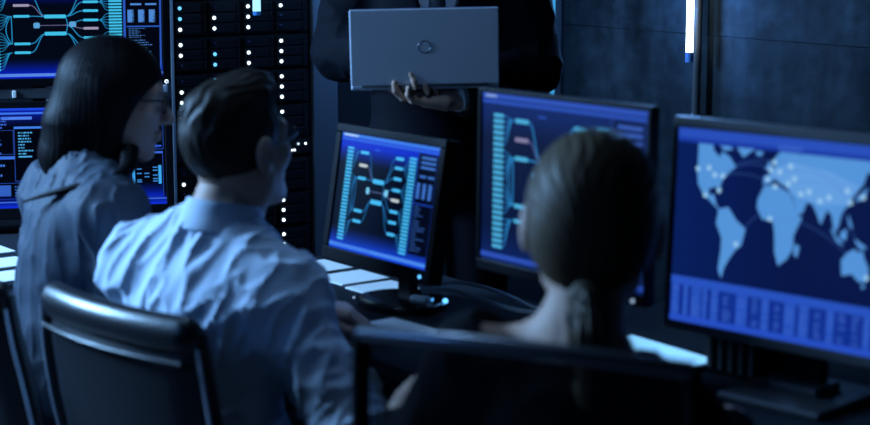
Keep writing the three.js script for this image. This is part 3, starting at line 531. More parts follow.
function meshSDF(f, lo, hi, cell) {
  const n = [0, 1, 2].map(i => Math.ceil((hi[i] - lo[i]) / cell) + 1), [nx, ny, nz] = n, F = new Float32Array(nx * ny * nz);
  let k = 0; for (let c = 0; c < nz; c++) for (let b = 0; b < ny; b++) for (let a = 0; a < nx; a++) F[k++] = f(lo[0] + a * cell, lo[1] + b * cell, lo[2] + c * cell);
  const id = new Int32Array(nx * ny * nz).fill(-1), pos = [], idx = [], S = [1, nx, nx * ny];
  for (let c = 0; c < nz - 1; c++) for (let b = 0; b < ny - 1; b++) for (let a = 0; a < nx - 1; a++) {
    const o = a + b * nx + c * nx * ny; let m = 0, sx = 0, sy = 0, sz = 0, cnt = 0;
    for (let q = 0; q < 8; q++) if (F[o + (q & 1) + (q >> 1 & 1) * nx + (q >> 2) * S[2]] < 0) m |= 1 << q;
    if (m === 0 || m === 255) continue;
    for (let q = 0; q < 8; q++) for (let e = 0; e < 3; e++) {
      if (q >> e & 1) continue; const w = q | 1 << e; if ((m >> q & 1) === (m >> w & 1)) continue;
      const fa = F[o + (q & 1) + (q >> 1 & 1) * nx + (q >> 2) * S[2]], fb = F[o + (w & 1) + (w >> 1 & 1) * nx + (w >> 2) * S[2]], t = fa / (fa - fb);
      sx += (q & 1) + (e === 0 ? t : 0); sy += (q >> 1 & 1) + (e === 1 ? t : 0); sz += (q >> 2) + (e === 2 ? t : 0); cnt++;
    }
    id[o] = pos.length / 3; pos.push(lo[0] + (a + sx / cnt) * cell, lo[1] + (b + sy / cnt) * cell, lo[2] + (c + sz / cnt) * cell);
  }
  for (let c = 1; c < nz - 1; c++) for (let b = 1; b < ny - 1; b++) for (let a = 1; a < nx - 1; a++) {
    const o = a + b * nx + c * nx * ny, s = F[o] < 0;
    for (let e = 0; e < 3; e++) {
      if ((F[o + S[e]] < 0) === s) continue;
      const u = S[(e + 1) % 3], v = S[(e + 2) % 3], A = id[o - u - v], B = id[o - v], C = id[o], D = id[o - u];
      if (A < 0 || B < 0 || C < 0 || D < 0) continue;
      if (s) idx.push(A, B, C, A, C, D); else idx.push(A, C, B, A, D, C);
    }
  }
  const nor = new Float32Array(pos.length), h = cell * 0.5;
  for (let i = 0; i < pos.length; i += 3) {
    const x = pos[i], y = pos[i + 1], z = pos[i + 2]; let gx = f(x + h, y, z) - f(x - h, y, z), gy = f(x, y + h, z) - f(x, y - h, z), gz = f(x, y, z + h) - f(x, y, z - h); const l = Math.hypot(gx, gy, gz) || 1;
    nor[i] = gx / l; nor[i + 1] = gy / l; nor[i + 2] = gz / l;
  }
  const g = new THREE.BufferGeometry(); g.setAttribute('position', new THREE.Float32BufferAttribute(pos, 3)); g.setAttribute('normal', new THREE.BufferAttribute(nor, 3)); g.setIndex(idx); return g;
}
// head, in its own frame: face towards +z, ears on the x axis, chin at y = -0.115
const cranium = ell([0, 0.030, -0.014], [0.073, 0.086, 0.094]);
function headSDF(o = {}) {
  const s = o.jaw || 1, base = union([cranium, ell([0, -0.028, 0.030], [0.057, 0.078, 0.060]), cone([0.042, -0.062, 0.0], [0.012, -0.100, 0.064], 0.024 * s, 0.017 * s), cone([-0.042, -0.062, 0.0], [-0.012, -0.100, 0.064], 0.024 * s, 0.017 * s), ell([0.040, -0.018, 0.058], [0.022, 0.020, 0.022]), ell([-0.040, -0.018, 0.058], [0.022, 0.020, 0.022]), cone([-0.034, 0.027, 0.077], [0.034, 0.027, 0.077], 0.012, 0.012)], 0.03);
  const neck = cone([0, -0.055, -0.028], [0, -0.16, -0.045], (o.neck || 0.052), (o.neck || 0.052) * 1.04);
  const nose = union([cone([0, 0.016, 0.086], [0, -0.030, 0.110], 0.007, 0.011), ell([0.011, -0.035, 0.098], [0.008, 0.007, 0.010]), ell([-0.011, -0.035, 0.098], [0.008, 0.007, 0.010])], 0.008);
  const lips = union([ell([0, -0.060, 0.088], [0.023, 0.006, 0.010]), ell([0, -0.071, 0.086], [0.020, 0.007, 0.010])], 0.004);
  const eyes = [ell([0.031, 0.006, 0.076], [0.014, 0.012, 0.012]), ell([-0.031, 0.006, 0.076], [0.014, 0.012, 0.012])];
  const sock = [ell([0.031, 0.006, 0.098], [0.019, 0.014, 0.018]), ell([-0.031, 0.006, 0.098], [0.019, 0.014, 0.018])];
  const ear = (e) => { const out = ell([e * 0.084, 0.0, -0.014], [0.011, 0.034, 0.021], 0.2), dent = ell([e * 0.094, 0.003, -0.004], [0.009, 0.022, 0.012], 0.2), lobe = ell([e * 0.075, -0.029, -0.002], [0.007, 0.010, 0.009]); return (x, y, z) => smin(smax(out(x, y, z), -dent(x, y, z), 0.005), lobe(x, y, z), 0.008); };
  const eL = ear(1), eR = ear(-1);
  return (x, y, z) => {
    let d = smin(base(x, y, z), neck(x, y, z), 0.03);
    d = smax(d, -sock[0](x, y, z), 0.014); d = smax(d, -sock[1](x, y, z), 0.014); d = smin(d, eyes[0](x, y, z), 0.004); d = smin(d, eyes[1](x, y, z), 0.004);
    d = smin(d, nose(x, y, z), 0.012); d = smin(d, lips(x, y, z), 0.008);
    return smin(smin(d, eL(x, y, z), 0.010), eR(x, y, z), 0.010);
  };
}
function xform(g, { pos = [0, 0, 0], yaw = 0, pitch = 0, roll = 0, s = 1 }) { const m = new THREE.Matrix4().compose(V(pos), new THREE.Quaternion().setFromEuler(new THREE.Euler(pitch, yaw, roll, 'YXZ')), new THREE.Vector3(s, s, s)); return g.applyMatrix4(m); }
// a hand: wrist at w, fingers towards dir, palm facing pn; thumb on side th (+1/-1 along cross(dir, pn)); curl per joint
function handGeo(w, dir, pn, th, curl, spread = 0.012, size = 1, thumbIn = 0.5) {
  const D = V(dir).normalize(), N = V(pn).addScaledVector(D, -V(pn).dot(D)).normalize(), S = D.clone().cross(N).multiplyScalar(th), W0 = V(w);
  const at = (s, d, n) => { const p = W0.clone().addScaledVector(S, s * size).addScaledVector(D, d * size).addScaledVector(N, n * size); return [p.x, p.y, p.z]; };
  const list = [cone(at(0, -0.02, 0), at(0, 0.02, 0), 0.024 * size, 0.025 * size), cone(at(0.022, 0.03, 0), at(0.026, 0.082, 0), 0.017 * size, 0.0125 * size), cone(at(0.004, 0.03, 0), at(0.009, 0.086, -0.001), 0.018 * size, 0.0125 * size), cone(at(-0.012, 0.03, 0), at(-0.010, 0.083, 0), 0.018 * size, 0.012 * size), cone(at(-0.024, 0.03, 0), at(-0.027, 0.076, 0), 0.015 * size, 0.011 * size)];
  const palm = union(list, 0.014), fingers = [];
  const F = [[0.028, 0.086, 0.041, 0.024, 0.019, 0.0095], [0.0095, 0.090, 0.045, 0.028, 0.020, 0.0098], [-0.0095, 0.087, 0.041, 0.026, 0.019, 0.0094], [-0.0275, 0.079, 0.032, 0.019, 0.017, 0.0083]];
  F.forEach(([s, d, l1, l2, l3, r], i) => {
    const c = curl[i] || curl[0], segs = []; let a = 0, ps = s, pd = d, pnn = 0, p0 = at(ps, pd, pnn), rr = r;
    [l1, l2, l3].forEach((l, k) => { a += c[k]; ps += (s / 0.028) * spread * l / 0.09; pd += Math.cos(a) * l; pnn += Math.sin(a) * l; const p1 = at(ps, pd, pnn); segs.push(cone(p0, p1, rr * size, rr * 0.92 * size)); rr *= 0.92; p0 = p1; });
    fingers.push(union(segs, 0.004));
  });
  const t0 = at(0.026, 0.028, 0.004), t1 = at(0.045 - 0.012 * thumbIn, 0.060, 0.014 + 0.010 * thumbIn), t2 = at(0.050 - 0.026 * thumbIn, 0.090, 0.020 + 0.016 * thumbIn), t3 = at(0.049 - 0.036 * thumbIn, 0.112, 0.024 + 0.018 * thumbIn);
  fingers.push(union([cone(t0, t1, 0.016 * size, 0.012 * size), cone(t1, t2, 0.0115 * size, 0.0105 * size), cone(t2, t3, 0.0105 * size, 0.009 * size)], 0.004));
  const f = (x, y, z) => { let d = palm(x, y, z); let e = 9; for (const g of fingers) e = Math.min(e, g(x, y, z)); return smin(d, e, 0.006); };
  const lo = [0, 1, 2].map(i => w[i] - 0.21 * size), hi = [0, 1, 2].map(i => w[i] + 0.21 * size);
  return meshSDF(f, lo, hi, 0.0036);
}
function torsoPrims(J, g = 0, sc = 1) {   // g: how much the surface stands off the body
  const mid = (a, b, t) => [0, 1, 2].map(i => a[i] * (1 - t) + b[i] * t);
  const c = J.chest, w = J.waist, h = J.hip;
  return [cone(J.shL, J.shR, 0.062 * sc + g, 0.062 * sc + g), ell(c, [0.160 * sc + g, 0.150 + g, 0.108 * sc + g], J.lean || 0), ell(w, [0.138 * sc + g, 0.150 + g, 0.100 * sc + g], J.lean || 0), ell(h, [0.170 * sc + g, 0.115 + g, 0.125 * sc + g]),
    cone(mid(J.neck, J.shL, 0.10), mid(J.neck, J.shL, 0.78), 0.042 * sc + g, 0.050 * sc + g), cone(mid(J.neck, J.shR, 0.10), mid(J.neck, J.shR, 0.78), 0.042 * sc + g, 0.050 * sc + g)];
}
function armPrims(J, s, g = 0, sc = 1) { const a = J['sh' + s], b = J['el' + s], c = J['wr' + s]; return [cone(a, b, 0.056 * sc + g, 0.043 * sc + g), cone(b, c, 0.043 * sc + g, 0.027 * sc + g)]; }
function legGeo(J, g = 0.012, sc = 1) {
  const L = [ell(J.hip, [0.170 * sc + g, 0.110 + g, 0.125 * sc + g])];
  for (const s of ['L', 'R']) L.push(cone(J['hj' + s], J['kn' + s], 0.082 * sc + g, 0.056 * sc + g), cone(J['kn' + s], J['an' + s], 0.056 * sc + g, 0.042 * sc + g));
  return meshSDF(union(L, 0.03), [-0.42, 0.02, -0.35], [0.42, J.hip[1] + 0.16, 0.75], 0.018);
}
function shoeGeo(J) { return ['L', 'R'].map(s => { const a = J['an' + s], z = J.toe || 1; return meshSDF((x, y, zz) => Math.max(union([cone([a[0], 0.045, a[2] - 0.03], [a[0], 0.035, a[2] + 0.15 * z], 0.045, 0.036), cone([a[0], 0.05, a[2]], [a[0], 0.10, a[2]], 0.042, 0.040)], 0.02)(x, y, zz), -y + 0.002), [a[0] - 0.07, -0.01, a[2] - 0.1], [a[0] + 0.07, 0.16, a[2] + 0.22], 0.010); }); }
function makePerson(o) {
  const t = thing('person', o.label, 'person', o.pos, Math.PI - o.heading * Math.PI / 180), J = o.J, sc = o.sc || 1;
  const H_ = { pos: J.head, yaw: (o.heading - o.headHeading) * Math.PI / 180, pitch: o.headPitch || 0, roll: o.headRoll || 0, s: o.headScale || 1 };
  // skin: one continuous body, head and hands on finer grids
  const inner = union([...torsoPrims(J, -0.014, sc), ...armPrims(J, 'L', -0.010, sc), ...armPrims(J, 'R', -0.010, sc), cone([J.neck[0], J.neck[1] - 0.03, J.neck[2]], [J.head[0] * 0.9 + J.neck[0] * 0.1, J.head[1] - 0.09, J.head[2] - 0.035], (o.neckR || 0.054) * 1.08, o.neckR || 0.052)], 0.05);
  const lo = [-0.55, J.hip[1] - 0.16, -0.35], hi = [0.55, J.head[1] - 0.05, 0.6];
  const skin = [meshSDF(inner, lo, hi, 0.013), xform(meshSDF(headSDF(o), [-0.10, -0.17, -0.125], [0.10, 0.13, 0.13], 0.0032), H_)];
  for (const h of o.hands || []) skin.push(handGeo(...h));
  const body = part('body', skin, o.skin || M.skin, t); meta(body, 'bare skin of head, neck and hands');
  // clothes
  const cl = o.cloth, fold = cl.fold;
  const trunk = union(torsoPrims(J, cl.off, sc), 0.055), sleeves = ['L', 'R'].map(s => union(armPrims(J, s, cl.off + 0.004, sc), 0.03));
  const neckAt = cone([J.neck[0], J.neck[1] - 0.02, J.neck[2]], [J.head[0], J.head[1], J.head[2] - 0.02], cl.neckHole || 0.066, cl.neckHole || 0.066);
  const cuff = ['L', 'R'].map(s => { const e = J['el' + s], w = J['wr' + s], d = V(w).sub(V(e)).normalize(); return (x, y, z) => { const k = (x - w[0]) * d.x + (y - w[1]) * d.y + (z - w[2]) * d.z; return Math.hypot(x - w[0], y - w[1], z - w[2]) < 0.25 ? k + 0.012 : -1; }; });
  const f = (x, y, z) => { let d = smin(smin(trunk(x, y, z), Math.max(sleeves[0](x, y, z), cuff[0](x, y, z)), 0.045), Math.max(sleeves[1](x, y, z), cuff[1](x, y, z)), 0.045); if (d < 0.05) d += fold(x, y, z); d = Math.max(d, -neckAt(x, y, z)); return cl.cut ? Math.max(d, cl.cut(x, y, z)) : d; };
  part(cl.name, meshSDF(f, [-0.56, J.hip[1] - (cl.low || 0.16), -0.36], [0.56, J.neck[1] + 0.10, 0.62], cl.cell || 0.0085), cl.mat, t);
  if (J.knL) { part('trousers', legGeo(J, 0.012, sc), o.legMat || M.trousers, t); for (const g of shoeGeo(J)) part('shoe', g, M.shoe, t); }
  return [t, H_];
}
function collar(t, pos, r0, h, mat, pitch, open = 0.35, sx = 1) {
  const p = [[r0 - 0.004, -0.012], [r0 - 0.002, h * 0.6], [r0 + 0.001, h], [r0 + 0.004, h + 0.002], [r0 + 0.008, h * 0.8], [r0 + 0.016, h * 0.25], [r0 + 0.022, -0.004], [r0 + 0.019, -0.006], [r0 + 0.010, h * 0.3]].map(q => new THREE.Vector2(...q));
  const g = new THREE.LatheGeometry(p, 48, open, Math.PI * 2 - open * 2); g.scale(sx, 1, 1.0);
  return part('collar', xform(g, { pos, pitch }), mat, t);
}
function glasses(t, H_, name = 'glasses') {
  const g = new THREE.Group(); g.name = name; t.add(g);
  const P = (geo) => xform(geo, H_), rim = (e) => { const pts = []; for (let i = 0; i < 20; i++) { const a = i / 20 * Math.PI * 2; pts.push(new THREE.Vector3(e * 0.033 + Math.sign(Math.cos(a)) * Math.pow(Math.abs(Math.cos(a)), 0.7) * 0.026, 0.002 + Math.sign(Math.sin(a)) * Math.pow(Math.abs(Math.sin(a)), 0.7) * 0.019, 0.103 - Math.abs(e * 0.033 + Math.cos(a) * 0.026) * 0.12)); } return new THREE.CatmullRomCurve3(pts, true); };
  for (const e of [-1, 1]) {
    part('rim', P(new THREE.TubeGeometry(rim(e), 60, 0.0021, 8, true)), M.frameBlack, g);
    part('temple', P(tube([[e * 0.060, 0.012, 0.094], [e * 0.072, 0.012, 0.075], [e * 0.079, 0.010, 0.03], [e * 0.081, 0.006, -0.005], [e * 0.080, -0.014, -0.028]], 0.0022, 30, 8)), M.frameBlack, g);
    const lg = new THREE.SphereGeometry(0.13, 20, 12, 0, Math.PI * 2, 0, 0.18); lg.rotateX(Math.PI / 2); lg.scale(1.0, 0.76, 0.25); lg.translate(e * 0.033, 0.002, 0.0675);
    part('lens', P(lg), M.lens, g);
  }
  part('bridge', P(tube([[-0.009, 0.008, 0.102], [0, 0.011, 0.106], [0.009, 0.008, 0.102]], 0.0021, 12, 8)), M.frameBlack, g);
}
const ridge = (n) => 1 - Math.abs(n) * 2;
// hairline: keep hair above a line over z, per person
function hairGeo(f, H_, lo, hi, cell = 0.0036) { return xform(meshSDF(f, lo, hi, cell), H_); }
const seatLegs = (hipY = 0.54, fwd = 0) => ({ hjL: [0.09, hipY, 0.02], hjR: [-0.09, hipY, 0.02], knL: [0.12, 0.53, 0.44 + fwd], knR: [-0.12, 0.53, 0.44 + fwd], anL: [0.12, 0.10, 0.42 + fwd], anR: [-0.12, 0.10, 0.42 + fwd] });

// --- the man in the pale blue shirt
{
  const J = { head: [0.0, 1.132, 0.066], neck: [0, 0.998, 0.012], shL: [0.198, 0.890, -0.015], shR: [-0.158, 0.868, 0.03], chest: [0, 0.83, 0.0], waist: [0, 0.68, -0.02], hip: [0, 0.56, -0.03], elL: [0.235, 0.740, 0.13], wrL: [0.040, 0.785, 0.275], elR: [-0.305, 0.655, 0.045], wrR: [-0.16, 0.665, 0.22], lean: 0.08, ...seatLegs() };
  const fold = (x, y, z) => {
    const a = noise(13 * x + 7 * y, 4 * y - 6 * x, 9 * z + 3), b = noise(24 * x + 13 * y + 4, 7 * y - 9 * x, 14 * z), c = noise(6 * x + 2, 30 * y + 9 * z, 8 * z);
    const m = clamp((0.9 - y) * 5, 0, 1);
    return -0.010 * Math.pow(clamp(ridge(a), 0, 1), 2) - 0.005 * Math.pow(clamp(ridge(b), 0, 1), 2) - 0.003 * m * clamp(ridge(c), 0, 1) + 0.008;
  };
  const [t, H_] = makePerson({ label: 'seated person in a pale blue collared shirt and glasses, seen from behind', pos: [1.464, 0, -2.914], heading: 76, headHeading: 74, headPitch: -0.17, headRoll: 0.0, headScale: 1.04, jaw: 1.1, neck: 0.056, neckR: 0.058, J, sc: 1.04, cloth: { name: 'shirt', mat: M.shirtBlue, off: 0.016, fold, neckHole: 0.068, cell: 0.0072 },
    hands: [[[0.040, 0.780, 0.275], [-0.72, -0.06, 0.70], [0.1, -1, 0.05], -1, [[0.55, 0.8, 0.5], [0.6, 0.85, 0.5], [0.65, 0.85, 0.5], [0.7, 0.9, 0.5]], 0.004], [[-0.16, 0.660, 0.22], [0.55, -0.08, 0.83], [0, -1, 0], 1, [[0.25, 0.3, 0.25]], 0.01]] });
  collar(t, [0, 0.985, 0.018], 0.066, 0.050, M.shirtBlue, 0.20, 0.28);
  const line = (z) => z < 0.02 ? -0.075 + (z + 0.10) * 0.40 : -0.027 + (z - 0.02) * 1.55;
  const quiff = union([ell([0.01, 0.098, 0.040], [0.060, 0.034, 0.052], -0.3), ell([-0.012, 0.104, 0.005], [0.060, 0.028, 0.065]), ell([0.0, 0.088, -0.045], [0.060, 0.035, 0.05])], 0.03);
  const f = (x, y, z) => {
    const top = clamp((y - 0.02) * 12, 0, 1), st = Math.sin((x * 1.0 + 0.25 * z) * 260 + 5 * noise(x * 20, y * 20, z * 20)) * 0.5 + noise(x * 60, y * 14, z * 14);
    let d = cranium(x, y, z) - 0.006 - 0.006 * top; d = smin(d, quiff(x, y, z), 0.02); d -= st * (0.0012 + 0.0022 * top);
    return smax(d, (line(z) - y) * 0.7, 0.006);
  };
  part('hair', hairGeo(f, H_, [-0.11, -0.11, -0.14], [0.11, 0.16, 0.13]), M.hairBrown, t);
  glasses(t, H_);
}
// --- the dark-haired woman at the left
{
  const J = { head: [0.0, 1.184, 0.118], neck: [0, 1.055, 0.050], shL: [0.135, 0.965, 0.02], shR: [-0.155, 0.960, 0.055], chest: [0, 0.87, 0.02], waist: [0, 0.71, -0.01], hip: [0, 0.57, -0.03], elL: [0.21, 0.77, 0.17], wrL: [0.13, 0.775, 0.33], elR: [-0.185, 0.745, 0.10], wrR: [-0.12, 0.775, 0.30], lean: 0.12, ...seatLegs() };
  const fold = (x, y, z) => { const a = noise(26 * x + 2, 3 * y, 22 * z), b = noise(9 * x, 12 * y + 5 * z, 9 * z + 4); return -0.006 * Math.pow(clamp(ridge(a), 0, 1), 2) - 0.005 * clamp(ridge(b), 0, 1) + 0.006; };
  const [t, H_] = makePerson({ label: 'seated person in a grey-blue blouse and glasses, in profile at the left', pos: [1.388, 0, -3.455], heading: 98, headHeading: 117, headPitch: 0.10, headScale: 1.05, jaw: 0.9, neck: 0.045, neckR: 0.046, J, sc: 0.94, cloth: { name: 'blouse', mat: M.blouse, off: 0.014, fold, neckHole: 0.064 },
    hands: [[[0.13, 0.775, 0.33], [-0.3, -0.1, 0.9], [0, -1, 0], -1, [[0.3, 0.3, 0.2]], 0.01, 0.9], [[-0.12, 0.775, 0.30], [0.3, -0.1, 0.9], [0, -1, 0], 1, [[0.3, 0.3, 0.2]], 0.01, 0.9]] });
  const long = union([cone([0, 0.00, -0.020], [0, -0.120, -0.085], 0.080, 0.062), cone([0.050, 0.02, 0.0], [0.055, -0.145, -0.015], 0.050, 0.030), cone([-0.050, 0.02, 0.0], [-0.055, -0.145, -0.010], 0.050, 0.030), cone([0, -0.05, -0.07], [0, -0.165, -0.060], 0.070, 0.035)], 0.04);
  const face = union([ell([0, -0.062, 0.105], [0.125, 0.112, 0.098]), ell([0, -0.10, 0.06], [0.05, 0.10, 0.06])], 0.02);
  const f = (x, y, z) => {
    const ang = Math.atan2(x, z + 0.02), st = Math.sin(ang * 64 + 9 * noise(x * 18, y * 7, z * 18)) * 0.4 + noise(ang * 34, y * 5, 2);
    let d = cranium(x, y, z) - 0.014; d = smin(d, long(x, y, z), 0.03); d -= st * 0.0006;
    return smax(d, -face(x, y, z), 0.012);
  };
  const hair = part('hair', hairGeo(f, H_, [-0.14, -0.23, -0.18], [0.14, 0.15, 0.12], 0.004), M.hairDark, t);
  part('lock', (() => { const c = new THREE.CatmullRomCurve3([[-0.085, 1.090, 0.120], [-0.130, 1.055, 0.100], [-0.158, 1.034, 0.050], [-0.130, 1.022, -0.010], [-0.080, 1.003, -0.060], [-0.035, 0.985, -0.095]].map(V)), g = new THREE.TubeGeometry(c, 50, 1, 10), q = g.attributes.position, pc = new THREE.Vector3(); for (let i = 0; i < q.count; i++) { const s = Math.floor(i / 11) / 50; c.getPointAt(s, pc); const r = 0.021 * (1 - s * 0.88); q.setXYZ(i, pc.x + (q.getX(i) - pc.x) * r, pc.y + (q.getY(i) - pc.y) * r * 0.8, pc.z + (q.getZ(i) - pc.z) * r); } g.computeVertexNormals(); return g; })(), M.hairDark, hair);
  glasses(t, H_);
}
// --- the blonde woman, from behind
{
  const J = { head: [-0.006, 1.116, 0.05], neck: [-0.008, 0.985, 0.005], shL: [0.165, 0.905, 0.0], shR: [-0.155, 0.835, -0.005], chest: [0, 0.79, 0.0], waist: [0, 0.67, -0.01], hip: [0, 0.55, -0.02], elL: [0.250, 0.700, -0.08], wrL: [0.290, 0.805, 0.02], elR: [-0.235, 0.660, 0.06], wrR: [-0.14, 0.775, 0.30], lean: 0.05, ...seatLegs(0.54, -0.02) };
  const fold = (x, y, z) => -0.004 * ridge(noise(14 * x, 10 * y, 12 * z));
  const [t, H_] = makePerson({ label: 'seated person in a black top, seen from behind in front of the middle monitor', pos: [1.551, 0, -1.935], heading: 60, headHeading: 42, headPitch: 0.05, headRoll: 0.03, jaw: 0.9, neck: 0.047, neckR: 0.050, J, sc: 0.97, headScale: 1.13, cloth: { name: 'black_top', mat: M.blackCloth, off: 0.010, fold, neckHole: 0.08, cut: (x, y, z) => -ell([0.008, 0.992, 0.01], [0.150, 0.075, 0.110])(x, y, z), cell: 0.009 },
    hands: [[[0.290, 0.805, 0.02], [0.25, 0.30, 0.85], [-0.6, -0.8, 0], -1, [[0.5, 0.6, 0.4]], 0.006, 0.92], [[-0.14, 0.775, 0.30], [0.3, -0.1, 0.9], [0, -1, 0], 1, [[0.3, 0.3, 0.2]], 0.01, 0.9]] });
  const line = (z) => z < -0.02 ? -0.085 + (z + 0.10) * 0.7 : z < 0.03 ? -0.029 + (z + 0.02) * 0.6 : 0.001 + (z - 0.03) * 1.5;
  const f = (x, y, z) => {
    const dx = x, dy = y + 0.07, dz = z + 0.10, ang = Math.atan2(dx, dy), st = Math.sin(ang * 60 + 4 * noise(x * 20, y * 20, z * 20)) * 0.4 + noise(ang * 30, Math.hypot(dx, dy, dz) * 8, 1);
    let d = cranium(x, y, z) - 0.015; d = smin(d, ell([0, -0.005, -0.045], [0.078, 0.085, 0.075])(x, y, z), 0.02); d -= st * 0.0012;
    return smax(d, (line(z) - y) * 0.8, 0.010);
  };
  const hair = part('hair', hairGeo(f, H_, [-0.11, -0.12, -0.145], [0.11, 0.15, 0.12]), M.hairBlonde, t);
  const tail = union([cone([-0.004, -0.075, -0.105], [-0.008, -0.115, -0.128], 0.026, 0.022), cone([-0.008, -0.115, -0.128], [-0.014, -0.185, -0.118], 0.024, 0.020), cone([-0.014, -0.185, -0.118], [-0.020, -0.235, -0.108], 0.020, 0.006)], 0.015);
  part('ponytail', hairGeo((x, y, z) => tail(x, y, z) - 0.0022 * Math.sin(Math.atan2(x, z + 0.12) * 14 + y * 20), H_, [-0.06, -0.26, -0.17], [0.05, -0.04, -0.05], 0.0034), M.hairBlonde, hair);
  part('hair_tie', xform(new THREE.TorusGeometry(0.023, 0.007, 10, 24).rotateX(1.0).translate(-0.006, -0.098, -0.120), H_), M.blackCloth, hair);
}
// --- the standing person in the dark suit, and the laptop
{
  const J = { head: [0.0, 1.690, 0.03], neck: [0, 1.545, -0.01], shL: [0.195, 1.450, -0.03], shR: [-0.195, 1.450, -0.03], chest: [0, 1.34, 0.0], waist: [0, 1.12, -0.005], hip: [0, 0.96, -0.01], elL: [0.236, 1.195, 0.03], wrL: [0.045, 1.140, 0.215], elR: [-0.236, 1.235, 0.03], wrR: [-0.130, 1.245, 0.185], hjL: [0.095, 0.93, 0], hjR: [-0.095, 0.93, 0], knL: [0.11, 0.51, 0.01], knR: [-0.11, 0.51, 0.01], anL: [0.12, 0.09, -0.02], anR: [-0.12, 0.09, -0.02] };
  const fold = (x, y, z) => { const a = noise(10 * x + 5 * y, 12 * y - 6 * x, 10 * z), arm = clamp((Math.abs(x) - 0.17) * 14, 0, 1); return -0.007 * arm * Math.pow(clamp(ridge(a), 0, 1), 2) + 0.004 * arm - 0.002; };
  const [t, H_] = makePerson({ label: 'standing person in a dark suit holding an open laptop, head above the frame', pos: [2.469, 0, -3.651], heading: 214, headHeading: 214, headPitch: 0.35, jaw: 1.1, neck: 0.056, neckR: 0.057, J, sc: 1.04, cloth: { name: 'jacket', mat: M.suit, off: 0.022, fold, neckHole: 0.072, low: 0.22, cell: 0.009, cut: (x, y, z) => z > 0.03 && y > 1.2 ? Math.max(0, 1) * (0.095 * (y - 1.22) / 0.3 - Math.abs(x)) : -1 },
    legMat: M.suit,
    hands: [[[0.045, 1.132, 0.215], [-0.96, 0.06, 0.22], [0.0, 0.96, 0.25], 1, [[0.10, 0.15, 0.15], [0.12, 0.55, 0.6], [0.12, 0.6, 0.6], [0.2, 0.7, 0.6]], 0.014, 1.04, 0.0], [[-0.130, 1.245, 0.185], [0.75, -0.25, 0.5], [0.1, -0.9, -0.1], 1, [[0.4, 0.4, 0.3]], 0.01]] });
  const inner = union(torsoPrims(J, 0.008, 1.03), 0.05);
  part('shirt_front', meshSDF((x, y, z) => Math.max(inner(x, y, z), -z + 0.02, Math.abs(x) - 0.12), [-0.15, 1.05, 0.0], [0.15, 1.60, 0.22], 0.008), M.whiteCloth, t);
  collar(t, [0, 1.530, 0.0], 0.068, 0.045, M.whiteCloth, 0.22, 0.3);
  for (const [w, e] of [[J.wrL, J.elL], [J.wrR, J.elR]]) { const d = V(e).sub(V(w)).normalize(), a = V(w).addScaledVector(d, -0.004), b = V(w).addScaledVector(d, 0.06); part('shirt_cuff', rod([a.x, a.y, a.z], [b.x, b.y, b.z], 0.036, 0.040, 24), M.whiteCloth, t); }
  part('tie', meshSDF(union([ell([0, 1.535, 0.088], [0.022, 0.020, 0.014]), cone([0, 1.53, 0.085], [0, 1.15, 0.125], 0.014, 0.020), cone([-0.012, 1.4, 0.10], [-0.02, 1.14, 0.125], 0.012, 0.018), cone([0.012, 1.4, 0.10], [0.02, 1.14, 0.125], 0.012, 0.018)], 0.02), [-0.06, 1.08, 0.05], [0.06, 1.58, 0.16], 0.006), M.tie, t);
  const lapel = (s) => { const sh = new THREE.Shape(); sh.moveTo(0.020 * s, 0); sh.lineTo(0.105 * s, 0.24); sh.lineTo(0.135 * s, 0.225); sh.lineTo(0.120 * s, 0.30); sh.lineTo(0.085 * s, 0.33); sh.lineTo(0.010 * s, 0.02); return xform(new THREE.ExtrudeGeometry(sh, { depth: 0.006, bevelEnabled: true, bevelSize: 0.002, bevelThickness: 0.002, bevelSegments: 2 }), { pos: [0, 1.19, 0.124], pitch: -0.16 }); };
  for (const s of [-1, 1]) part('lapel', lapel(s), M.suit, t);
  const hl = (z) => z < 0.02 ? -0.075 + (z + 0.10) * 0.4 : -0.02 + (z - 0.02) * 1.5;
  part('hair', hairGeo((x, y, z) => smax(cranium(x, y, z) - 0.012 - 0.0015 * Math.sin(x * 240), (hl(z) - y) * 0.7, 0.006), H_, [-0.1, -0.1, -0.13], [0.1, 0.14, 0.12], 0.005), M.hairDark, t);
}
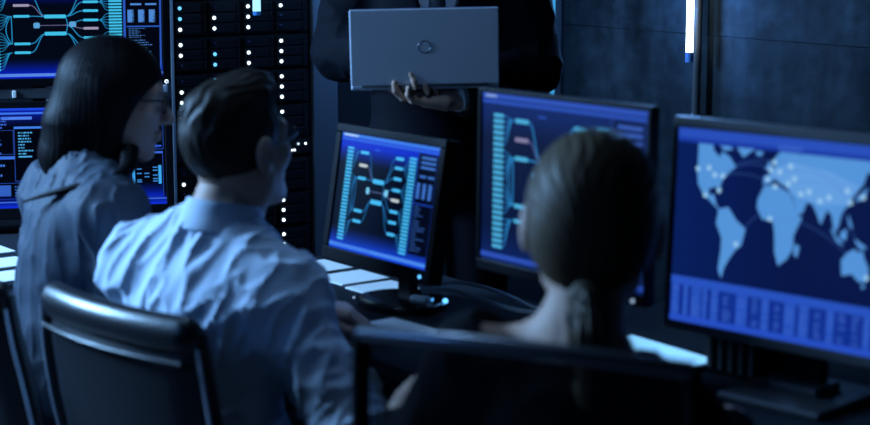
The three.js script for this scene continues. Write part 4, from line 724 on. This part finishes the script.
{
  // laptop: hinge edge at the bottom of the lid, lid towards the camera, base reaching back towards the person
  const t = thing('laptop', 'open silver laptop with a round emblem on its lid, held by the standing person', 'laptop', [2.298, 1.172, -3.448], Math.PI - 214 * Math.PI / 180 + 0.02);
  t.rotation.z = 0.02;
  const lid = new THREE.Group(); lid.name = 'lid'; lid.rotation.x = 0.06; t.add(lid);
  part('lid_shell', box(-0.176, 0.176, 0.002, 0.183, -0.004, 0.004, 0.0035), M.alu, lid);
  part('emblem', new THREE.TorusGeometry(0.0145, 0.0011, 10, 40).translate(0, 0.093, 0.0042), M.aluDark, lid);
  part('emblem_disc', new THREE.CylinderGeometry(0.0125, 0.0125, 0.0012, 32).rotateX(Math.PI / 2).translate(0, 0.093, 0.0042), M.alu, lid);
  const [kc, kx] = canvas(512, 288); kx.fillStyle = '#0a1c58'; kx.fillRect(0, 0, 512, 288); kx.fillStyle = '#2c55b8'; kx.fillRect(20, 20, 472, 26); kx.fillStyle = '#3d74d0'; for (let i = 0; i < 9; i++) kx.fillRect(30, 66 + i * 22, 120 + (i * 67) % 260, 9);
  part('screen', new THREE.PlaneGeometry(0.33, 0.172).rotateY(Math.PI).translate(0, 0.098, -0.0043), screenMat(kc, 0.7), lid);
  areaLight(lid, 0.33, 0.17, 0.10, [0.2, 0.4, 1.0], [0, 0.098, -0.008], [0, 0, 0]).rotation.set(0, 0, 0);
  const base = new THREE.Group(); base.name = 'base'; base.rotation.x = 0.05; t.add(base);
  part('base_shell', box(-0.176, 0.176, -0.010, 0.002, -0.238, -0.006, 0.004), M.alu, base);
  part('keyboard', box(-0.150, 0.150, 0.0018, 0.0040, -0.125, -0.030, 0.001), M.blackPlastic, base);
  part('trackpad', box(-0.055, 0.055, 0.0018, 0.0026, -0.220, -0.145, 0.0004), M.aluDark, base);
  part('hinge', rod([-0.15, 0.002, -0.002], [0.15, 0.002, -0.002], 0.005, 0.005, 12), M.aluDark, t);
}

scene.traverse(o => { if (o.isLight && !o.isRectAreaLight) o.castShadow = true; });
renderer.render(scene, camera);
